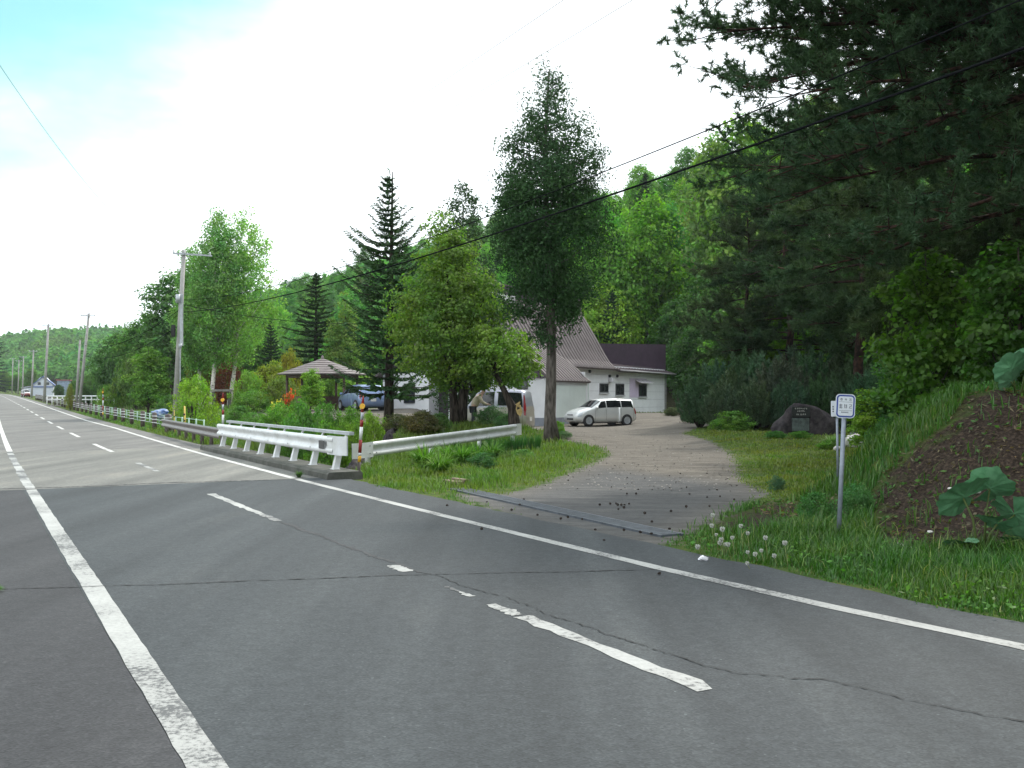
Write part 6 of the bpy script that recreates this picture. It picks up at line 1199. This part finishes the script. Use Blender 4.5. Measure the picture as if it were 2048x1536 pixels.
# ------------------------------------------------------------------ cars
def car(name, lab, cat, loc, rz, Lg, Wd, Hh, col, top, belt, wx, wr, side, shield, rearg, two=None, lightcol=None, rim=True, plate_front=True):
    """body lofted along x (front = +x); top / belt are (x fraction, height fraction) outlines"""
    o = thing(name, lab, cat, loc, rz)
    pm = mat('paint_' + name + lab[:12], col, 0.28, 0.06, 1.0, metal=0.35, coat=0.6); zb = wr * 0.62
    xs = np.unique(np.concatenate([np.linspace(0, 1, 41), [p[0] for p in top]])); T = lambda x: np.interp(x, [p[0] for p in top], [p[1] for p in top]) * Hh; B = lambda x: np.minimum(np.interp(x, [p[0] for p in belt], [p[1] for p in belt]) * Hh, T(x) - 0.03)
    wf = lambda x: Wd / 2 * (1 - 0.17 * np.clip((x - 0.86) / 0.14, 0, 1) ** 2 - 0.09 * np.clip((0.10 - x) / 0.10, 0, 1) ** 2)
    zl = lambda x: zb + 0.10 * np.clip((x - .93) / .07, 0, 1) + 0.09 * np.clip((0.06 - x) / 0.06, 0, 1)
    def ring(x):
        w_, t_, b_ = wf(x), T(x), B(x); k = np.clip((t_ - b_) / 0.5, 0, 1)
        return np.array([(0.0, zl(x)), (w_ * .80, zl(x)), (w_ * .97, zl(x) + .09), (w_ * 1.0, zl(x) + (b_ - zl(x)) * .5), (w_ * .975, b_), (w_ * (.95 - .17 * k), t_ - .065 * (0.35 + .65 * k)), (w_ * (.86 - .20 * k), t_ - .012), (w_ * .45, t_ + .012), (0.0, t_ + .02)])
    def S(x, j, sd): r_ = ring(x); i = min(int(j), 7); f = j - i; p = r_[i] * (1 - f) + r_[i + 1] * f; return np.array([(x - .5) * Lg, sd * p[0], p[1]])
    mb = MB(); rings = []
    for x in xs: r_ = ring(x); rings.append([((x - .5) * Lg, -y, z) for y, z in r_] + [((x - .5) * Lg, y, z) for y, z in r_[-2:0:-1]])
    n = len(rings[0]); mb.add([p for r_ in rings for p in r_], [(i * n + j, i * n + (j + 1) % n, (i + 1) * n + (j + 1) % n, (i + 1) * n + j) for i in range(len(rings) - 1) for j in range(n)] + [tuple(range(n)), tuple((len(rings) - 1) * n + j for j in range(n))])
    if two:
        for fi, f in enumerate(mb.f): 
            if np.mean([mb.v[i][2] for i in f]) < two[1] * Hh: mb.m[fi] = 1
        bd_ = mb.build('body', [pm, mat('paint_lower_' + name, two[0], 0.35, 0.06, 1, metal=0.3, coat=.4)], o, True)
    else: bd_ = mb.build('body', pm, o, True)
    def patch(nm, x0a, x1a, x0b, x1b, ja, jb, sd, m, off=0.008, par=None, nx_=9, nj=5):
        P = []
        for jj in np.linspace(0, 1, nj):
            row = []
            for ii in np.linspace(0, 1, nx_):
                xa, xb = x0a + (x0b - x0a) * jj, x1a + (x1b - x1a) * jj; x = xa + (xb - xa) * ii; j = ja + (jb - ja) * jj; p = S(x, j, sd); e = 1e-3
                du = S(x + e, j, sd) - S(x - e, j, sd); dj = S(x, j + e, sd) - S(x, j - e, sd); nn = np.cross(du, dj) * sd; L_ = np.linalg.norm(nn); nn = nn / L_ if L_ > 1e-12 else np.array([0, 0, 1.0])
                if nn[1] * sd < 0 and abs(nn[1]) > .2 or nn[2] < -0.5: nn = -nn
                row.append(p + nn * off)
            P.append(row)
        mb = MB(); mb.grid(P); return mb.build(nm, m, par or o, True)
    for sd in (-1, 1):
        for (a0, a1, b0, b1) in side: patch('side_window', a0, a1, b0, b1, 4.10, 4.93, sd, GLASS)
        if shield: patch('windscreen' if sd > 0 else 'windscreen', shield[0], shield[1], shield[0], shield[1], 5.15, 8, sd, GLASS, 0.010)
        if rearg: patch('rear_window', rearg[0], rearg[1], rearg[0], rearg[1], 5.2, 8, sd, GLASS, 0.010)
        for wxx in wx:
            xw = (wxx - .5) * Lg; yw = sd * (Wd / 2 - 0.10)
            mb = MB(); Mx = Matrix.Rotation(-sd * PI / 2, 3, 'X'); mb.lathe([(wr * 1.10, 0), (wr * 1.10, 0.108), (0.02, 0.109)], 28, Mx, (xw, yw, wr)); mb.build('wheel_arch', BLACK, o)
            mb = MB(); mb.lathe([(wr * .6, -0.10), (wr * .95, -0.10), (wr, -0.06), (wr, 0.09), (wr * .95, 0.125), (wr * .66, 0.13), (wr * .62, 0.118)], 28, Mx, (xw, yw, wr)); w_o = mb.build('wheel', BLACK, o, True)
            if rim:
                mb = MB(); mb.lathe([(0.05, 0.122), (0.05, 0.13), (0.001, 0.132)], 10, Mx, (xw, yw, wr)); mb.lathe([(wr * .56, 0.118), (wr * .66, 0.135), (wr * .60, 0.138), (wr * .55, 0.12)], 28, Mx, (xw, yw, wr))
                for k in range(5): a = 2 * PI * k / 5 + .3; mb.box((xw + math.cos(a) * wr * .32, yw + sd * 0.122, wr + math.sin(a) * wr * .32), (wr * .58, 0.014, wr * .15), M=Matrix.Rotation(-a, 3, 'Y'))
                mb.build('rim', GALV, w_o, False)
        mb = MB(); p = S(side[0][1] if side[0][1] > side[0][0] else side[0][0], 4.15, sd); mb.lathe([(0.02, -.1), (0.075, -.07), (0.085, 0.0), (0.06, .08), (0.01, .1)], 10, Matrix.Rotation(sd * PI / 2, 3, 'X'), (p[0] - .03, p[1] + sd * .11, p[2] + .06)); mb.build('mirror', pm, o, True)
        patch('headlight', 0.925, 0.985, 0.90, 0.965, 3.55, 4.5, sd, mat('headlamp_lens', (0.55, 0.6, 0.65), 0.1, 0.3, 14, spec=.9), 0.008)
        patch('tail_light', 0.008, 0.035, 0.008, 0.05, 3.4, 4.9 if lightcol == 'tall' else 4.25, sd, mat('tail_lens_red', (0.30, 0.012, 0.015), 0.15, 0.3, 12, spec=.8), 0.010)
        for xd in ((side[0][1] + side[0][0]) / 2 - .02, ): mb = MB(); p = S(xd - .07, 3.85, sd); mb.box((p[0], p[1] + sd * .012, p[2]), (0.16, 0.025, 0.025)); mb.build('door_handle', pm, o)
        mb = MB()
        for xd in [s_[0] for s_ in side] + [side[0][1] + .005]:
            q = [S(xd, j, sd) for j in np.linspace(1.9, 4.0, 8)]; mb.tube([x_ + np.array([0, sd * .001, 0]) for x_ in q], 0.005, 4)
        mb.build('door_seam', BLACK, o)
    dk = mat('bumper_dark', (0.03, 0.032, 0.035), 0.6)
    mb = MB(); xf = Lg / 2; mb.box((xf + .004, 0, zl(1) + .10), (0.02, Wd * .42, 0.10)); mb.box((xf + .004, 0, zl(1) + .33), (0.02, Wd * .36, 0.05)); mb.build('grille', dk, o)
    mb = MB(); mb.box((-xf - .004, 0, zl(0) + 0.34), (0.02, 0.33, 0.165)); mb.build('number_plate', mat('plate_white', (0.6, 0.6, 0.58), 0.5), o)
    mb = MB(); mb.box((0, 0, zb + .01), (Lg * .82, Wd * .80, 0.10)); mb.build('underbody', BLACK, o)
    return o
def yaw(fx, fy): return math.atan2(fy, fx)
X, Y, Z = pd(1200, 56.6)
car('silver_car', 'silver compact hatchback parked in front of the white house', 'car', (X, Y, Z), yaw(-0.90, -0.43), 3.86, 1.70, 1.53, (0.72, 0.74, 0.74),
    [(0, .52), (0.015, .62), (0.035, .93), (0.06, .965), (0.3, 1.0), (0.48, 0.99), (0.58, .955), (0.76, .67), (0.88, .60), (0.96, .52), (0.99, .44), (1, .36)], [(0, .52), (0.1, .66), (0.6, .635), (0.75, .60), (1, .36)],
    (0.175, 0.815), 0.31, [(0.52, 0.70, 0.52, 0.595), (0.27, 0.505, 0.27, 0.505), (0.06, 0.255, 0.075, 0.255)], (0.60, 0.755), (0.016, 0.034))
X, Y, Z = pd(988, 44.6)
car('silver_van', 'silver and beige minivan parked behind the leaning tree', 'van', (X, Y, Z), yaw(-0.96, 0.28), 3.40, 1.50, 1.93, (0.36, 0.37, 0.44),
    [(0, .40), (0.01, .60), (0.04, .93), (0.08, .97), (0.4, 1.0), (0.60, .985), (0.67, .95), (0.80, .62), (0.97, .52), (0.99, .46), (1, .34)], [(0, .5), (0.1, .59), (0.6, .58), (0.80, .55), (1, .34)],
    (0.16, 0.84), 0.29, [(0.435, 0.74, 0.435, 0.645), (0.05, 0.385, 0.075, 0.385)], (0.68, 0.79), (0.012, 0.038), ((0.40, 0.38, 0.33), 0.55), 'tall')
X, Y, Z = pd(722, 60)
car('hatchback_car', 'blue-grey hatchback seen from behind between the gazebo and the spruce', 'car', (X, Y, Z), yaw(-0.50, 0.86), 3.9, 1.70, 1.52, (0.20, 0.28, 0.46),
    [(0, .50), (0.012, .60), (0.06, .93), (0.09, .97), (0.35, 1.0), (0.55, .98), (0.80, .64), (0.92, .58), (0.99, .44), (1, .36)], [(0, .56), (0.1, .66), (0.6, .62), (0.78, .58), (1, .36)],
    (0.175, 0.815), 0.30, [(0.52, 0.73, 0.52, 0.60), (0.27, 0.50, 0.27, 0.50), (0.09, 0.255, 0.12, 0.255)], (0.62, 0.79), (0.016, 0.056), None, 'tall')
X, Y, Z = pd(322, 56); o = thing('tarp_bundle', 'low blue and white tarpaulin bundle behind the green pipe fence', 'tarpaulin', (X, Y, zt(828, 56)), 0.3); link('tarp', rockmesh('tarp', (0.55, 0.35, 0.30), 41, mat('blue_tarp', (0.03, 0.10, 0.36), 0.5, 0.3, 4, col2=(0.35, 0.42, 0.5)), 0.6), None, o)
X, Y, Z = pd(51, 205); car('small_van', 'tiny red and white van parked before the far blue-roofed house', 'van', (X, Y, Z), yaw(0.75, -0.66), 2.0, 1.2, 1.5, (0.65, 0.65, 0.66), [(0, .9), (0.05, .97), (0.7, 1.0), (0.9, .62), (1, .4)], [(0, .55), (1, .4)], (0.2, 0.8), 0.27, [(0.5, 0.85, 0.5, 0.75), (0.1, 0.45, 0.1, 0.45)], (0.72, 0.88), None, ((0.2, 0.03, 0.03), 0.5))
# ------------------------------------------------------------------ person leaning to the van
X, Y, Z = pd(947, 41.8); o = thing('person', 'person in a beige jacket and dark trousers bending towards the van window', 'person', (X, Y, Z), 0.15)
def skin(name, verts, edges, rad, m, parent, root=0, lev=2):
    me = bpy.data.meshes.new(name); me.from_pydata(verts, edges, []); ob = link(name, me, m, parent)
    md = ob.modifiers.new('s', 'SKIN'); md.use_smooth_shade = True; sb = ob.modifiers.new('u', 'SUBSURF'); sb.levels = lev; sb.render_levels = lev
    sv = me.skin_vertices[0].data
    for i, r_ in enumerate(rad): sv[i].radius = r_ if isinstance(r_, tuple) else (r_, r_); sv[i].use_root = i == root
    dg = bpy.context.evaluated_depsgraph_get(); new = bpy.data.meshes.new_from_object(ob.evaluated_get(dg)); ob.modifiers.clear(); ob.data = new; bpy.data.meshes.remove(me)
    if not new.materials: new.materials.append(m)
    new.polygons.foreach_set('use_smooth', [True] * len(new.polygons)); return ob
SKN = mat('skin_tone', (0.42, 0.26, 0.19), 0.6, 0.1, 10); JK = mat('beige_jacket', (0.46, 0.40, 0.31), 0.9, 0.2, 8); TR = mat('dark_trousers', (0.03, 0.032, 0.045), 0.9, 0.2, 8); HA = mat('dark_hair', (0.018, 0.015, 0.013), 0.7)
# body (one surface): pelvis, spine, neck, head, arms with hands, legs
Vb = [(0, 0, .88), (.06, 0, 1.06), (.17, 0, 1.24), (.27, 0, 1.37), (.35, 0, 1.45), (.40, 0, 1.53), (.43, 0, 1.62), (.24, .19, 1.33), (.36, .25, 1.12), (.55, .20, 1.02), (.63, .18, 1.03), (.24, -.19, 1.33), (.34, -.25, 1.11), (.54, -.21, 1.02), (.62, -.19, 1.03), (-.02, .10, .82), (.03, .11, .47), (-.03, .11, .08), (.10, .12, .035), (-.02, -.10, .82), (-.02, -.11, .47), (-.09, -.11, .08), (.04, -.12, .035)]
Eb = [(0, 1), (1, 2), (2, 3), (3, 4), (4, 5), (5, 6), (3, 7), (7, 8), (8, 9), (9, 10), (3, 11), (11, 12), (12, 13), (13, 14), (0, 15), (15, 16), (16, 17), (17, 18), (0, 19), (19, 20), (20, 21), (21, 22)]
Rb = [(.13, .15), (.12, .15), (.12, .16), (.11, .15), (.055, .055), (.085, .08), (.085, .08), .058, .046, .036, .03, .058, .046, .036, .03, .085, .062, .045, .04, .085, .062, .045, .04]
body = skin('body', Vb, Eb, Rb, SKN, o)
for s in (1, -1):
    for k in range(5):
        y0 = s * (.19 if s > 0 else .19) + (k - 2) * 0.016 * s; base = Vector((.63, y0, 1.03)); ln = (0.055, 0.075, 0.082, 0.076, 0.06)[k]; dr = Vector((0.9, 0.0, -0.25)) if k else Vector((0.5, -0.8 * s, -0.2)); dr.normalize()
        pts = [base, base + dr * ln * .45, base + dr * ln * .8 + Vector((0, 0, -.012)), base + dr * ln + Vector((-.004, 0, -.03))]
        skin('finger', [tuple(p) for p in pts], [(0, 1), (1, 2), (2, 3)], [.010, .009, .008, .007], SKN, body, 0, 1)
skin('jacket', [(v[0], v[1], v[2]) for v in (Vb[0], Vb[1], Vb[2], Vb[3], (.32, 0, 1.41), Vb[7], Vb[8], Vb[9], Vb[11], Vb[12], Vb[13])], [(0, 1), (1, 2), (2, 3), (3, 4), (3, 5), (5, 6), (6, 7), (3, 8), (8, 9), (9, 10)], [(.155, .18), (.15, .18), (.145, .19), (.135, .18), .075, .076, .062, .05, .076, .062, .05], JK, o)
skin('trousers', [(0, 0, .88), Vb[15], Vb[16], Vb[17], Vb[19], Vb[20], Vb[21]], [(0, 1), (1, 2), (2, 3), (0, 4), (4, 5), (5, 6)], [(.145, .165), .10, .08, .065, .10, .08, .065], TR, o)
mb = MB()
for s in (.115, -.115): mb.box((0.03 + (.0 if s > 0 else -.06), s, 0.035), (0.27, 0.1, 0.07))
mb.build('shoes', BLACK, o, bevel=0.02)
mb = MB(); mb.lathe([(0.02, -0.07), (0.092, -0.04), (0.10, 0.02), (0.085, 0.075), (0.03, 0.11)], 14, Matrix.Rotation(0.35, 3, 'Y'), (.405, 0, 1.645)); mb.build('hair', HA, o, True)
mb = MB(); mb.lathe([(0.001, -0.02), (0.014, -0.012), (0.012, 0.01), (0.001, 0.022)], 6, None, (.515, 0, 1.585)); 
for s in (-1, 1): mb.lathe([(0.001, -0.03), (0.012, 0), (0.001, 0.03)], 6, None, (.41, s * .082, 1.59))
mb.build('nose_and_ears', SKN, body, True); mb = MB(); [mb.lathe([(0.001, -.009), (0.009, 0), (0.001, .009)], 6, None, (.507, s * .032, 1.61)) for s in (-1, 1)]; mb.build('eyes', HA, body, True); mb = MB(); mb.box((.498, 0, 1.545), (.01, .045, .008)); mb.build('mouth', RED, body)
# ------------------------------------------------------------------ far buildings, far railings, far trees
X, Y, Z = pd(88, 235); o = thing('far_house', 'distant house with blue gabled roof beside the road bend', 'house', (X, Y, Z), 0.35); o.scale = (0.72, 0.72, 0.80); BR_ = mat('blue_roof', (0.10, 0.15, 0.36), 0.5, 0.2, 1); FW_ = mat('far_pale_wall', (0.55, 0.58, 0.66), 0.8, 0.1, 1)
mb = MB(); mb.prism([(-2.9, -.3), (2.9, -.3), (2.9, 3.1), (0.9, 5.3), (-0.9, 5.3), (-2.9, 3.4)], -2.5, 2.5, lambda a, b_, h: (a, h, b_)); mb.build('wall', FW_, o)
for sx in (-1, 1): mb = MB(); mb.prism([(0.0, 5.75), (0.0, 5.5), (sx * 3.3, 2.95), (sx * 3.3, 3.2)], -2.9, 2.9, lambda a, b_, h: (a, h, b_)); mb.build('roof', BR_, o)
mb = MB(); mb.prism([(-6.2, -.3), (-2.9, -.3), (-2.9, 2.4), (-6.2, 2.1)], -2.2, 2.2, lambda a, b_, h: (a, h, b_)); mb.build('annex_wall', FW_, o); mb = MB(); mb.prism([(-6.5, 2.1), (-2.9, 2.75), (-2.9, 2.95), (-6.5, 2.3)], -2.5, 2.5, lambda a, b_, h: (a, h, b_)); mb.build('annex_roof', mat('pale_roof', (0.5, 0.52, 0.6), 0.6), o)
mb = MB(); mb.box((0, -2.55, 2.55), (5.9, 0.3, 0.35)); mb.build('eave_band', BR_, o)
for xx in (-1.2, 1.3): mb = MB(); mb.box((xx, -2.52, 3.5), (0.9, 0.06, 0.8)); w_ = mb.build('window', HK, o); mb = MB(); mb.box((xx, -2.56, 3.5), (0.75, 0.03, 0.65)); mb.build('pane', HG, w_)
X, Y, Z = pd(128, 210); o = thing('shed', 'blue-grey shed with a flat reddish roof right of the far house', 'shed', (X, Y, Z), 0.3); mb = MB(); mb.box((0, 0, 1.6), (2.4, 2.4, 3.6)); mb.build('wall', mat('shed_blue', (0.25, 0.31, 0.42), 0.8), o); mb = MB(); mb.box((0, 0, 3.5), (2.8, 2.8, 0.22)); mb.build('roof', mat('shed_red_roof', (0.32, 0.13, 0.14), 0.6), o); mb = MB(); mb.box((-.4, -1.23, 1.2), (1.0, 0.06, 2.0)); mb.build('door', HK, o)
o = thing('white_railing', 'white tubular railing on a concrete wall of the side road', 'railing', pd(160, 106)); W = o.location.copy(); pa = [pd(px, D) for px, D in ((94, 118), (125, 114), (160, 109), (195, 105), (228, 102))]; pa = [Vector((p[0], p[1], 0.80)) - Vector((W.x, W.y, 0)) for p in pa]
mb = MB(); [mb.tube([p + Vector((0, 0, zz - W.z)) for p in pa], 0.075, 6) for zz in (1.0, 0.62)]; mb.build('rail', WHITEP, o, True)
for i in range(13): f = i / 12 * 4; k = min(int(f), 3); p = pa[k].lerp(pa[k + 1], f - k); mb = MB(); mb.tube([p + Vector((0, 0, -.1 - W.z)), p + Vector((0, 0, 1.0 - W.z))], 0.07, 6); mb.build('post', WHITEP, o, True)
mb = MB(); mb.grid([[p + Vector((0, -.15, -1.6 - W.z)), p + Vector((0, -.15, .0 - W.z)), p + Vector((0, .15, .0 - W.z)), p + Vector((0, .15, -1.6 - W.z))] for p in pa]); mb.build('base_wall', CONC, o)
put('spruce_tree', 'dark spruce at the left edge of the picture far along the road', -12, 300, 648, SP, SPT, 11, (0.028, 0.045, 0.04), wid=0.8)
for i, (px, D, yt, k, c, lab) in enumerate([(10, 330, 742, 0, (0.06, 0.10, 0.03), 'far roadside tree left of the farthest utility pole'), (32, 310, 748, 1, (0.055, 0.10, 0.03), 'far roadside tree behind the slim utility poles'), (118, 205, 768, 3, (0.03, 0.06, 0.02), 'dark round tree between the far house and the shed'), (150, 160, 762, 0, (0.05, 0.10, 0.025), 'leafy tree right of the far shed behind the side road'), (200, 150, 735, 2, (0.05, 0.10, 0.025), 'tree beyond the side-road railing'), (182, 185, 745, 1, (0.065, 0.115, 0.03), 'lighter tree behind the shorter utility pole'), (250, 150, 690, 3, (0.05, 0.10, 0.03), 'broad tree behind the bronze shrub across the side road'), (62, 330, 735, 2, (0.06, 0.105, 0.03), 'tree behind the far blue-roofed house')]):
    cm, tm, Hr = BRD[k]; put('broadleaf_tree', lab, px, D, yt, cm, tm, Hr, c, wid=1.15)
bush('orange-tinged roadside bush in front of the side-road railing', 140, 96, 768, 9, 2, (0.12, 0.12, 0.03)); bush('dark green bush beside the tall utility pole at the side road', 172, 112, 770, 22, 0, (0.03, 0.06, 0.02)); bush('bright green bush right of the side-road railing', 215, 100, 772, 24, 1, (0.09, 0.15, 0.025))

# ------------------------------------------------------------------ air
mh = bpy.data.materials.new('haze'); mh.use_nodes = True; nth = mh.node_tree; nth.nodes.clear(); oh = nth.nodes.new('ShaderNodeOutputMaterial'); vh = nth.nodes.new('ShaderNodeVolumePrincipled')
vh.inputs['Color'].default_value = (0.86, 0.93, 1.0, 1); vh.inputs['Density'].default_value = 0.00015; nth.links.new(vh.outputs[0], oh.inputs['Volume'])
mb = MB(); mb.box((0, 0, 71), (3990, 3990, 150)); hz = mb.build('haze', mh); tag(hz, 'thin pale summer haze over the valley', 'haze', kind='stuff'); SC.cycles.volume_bounces = 0
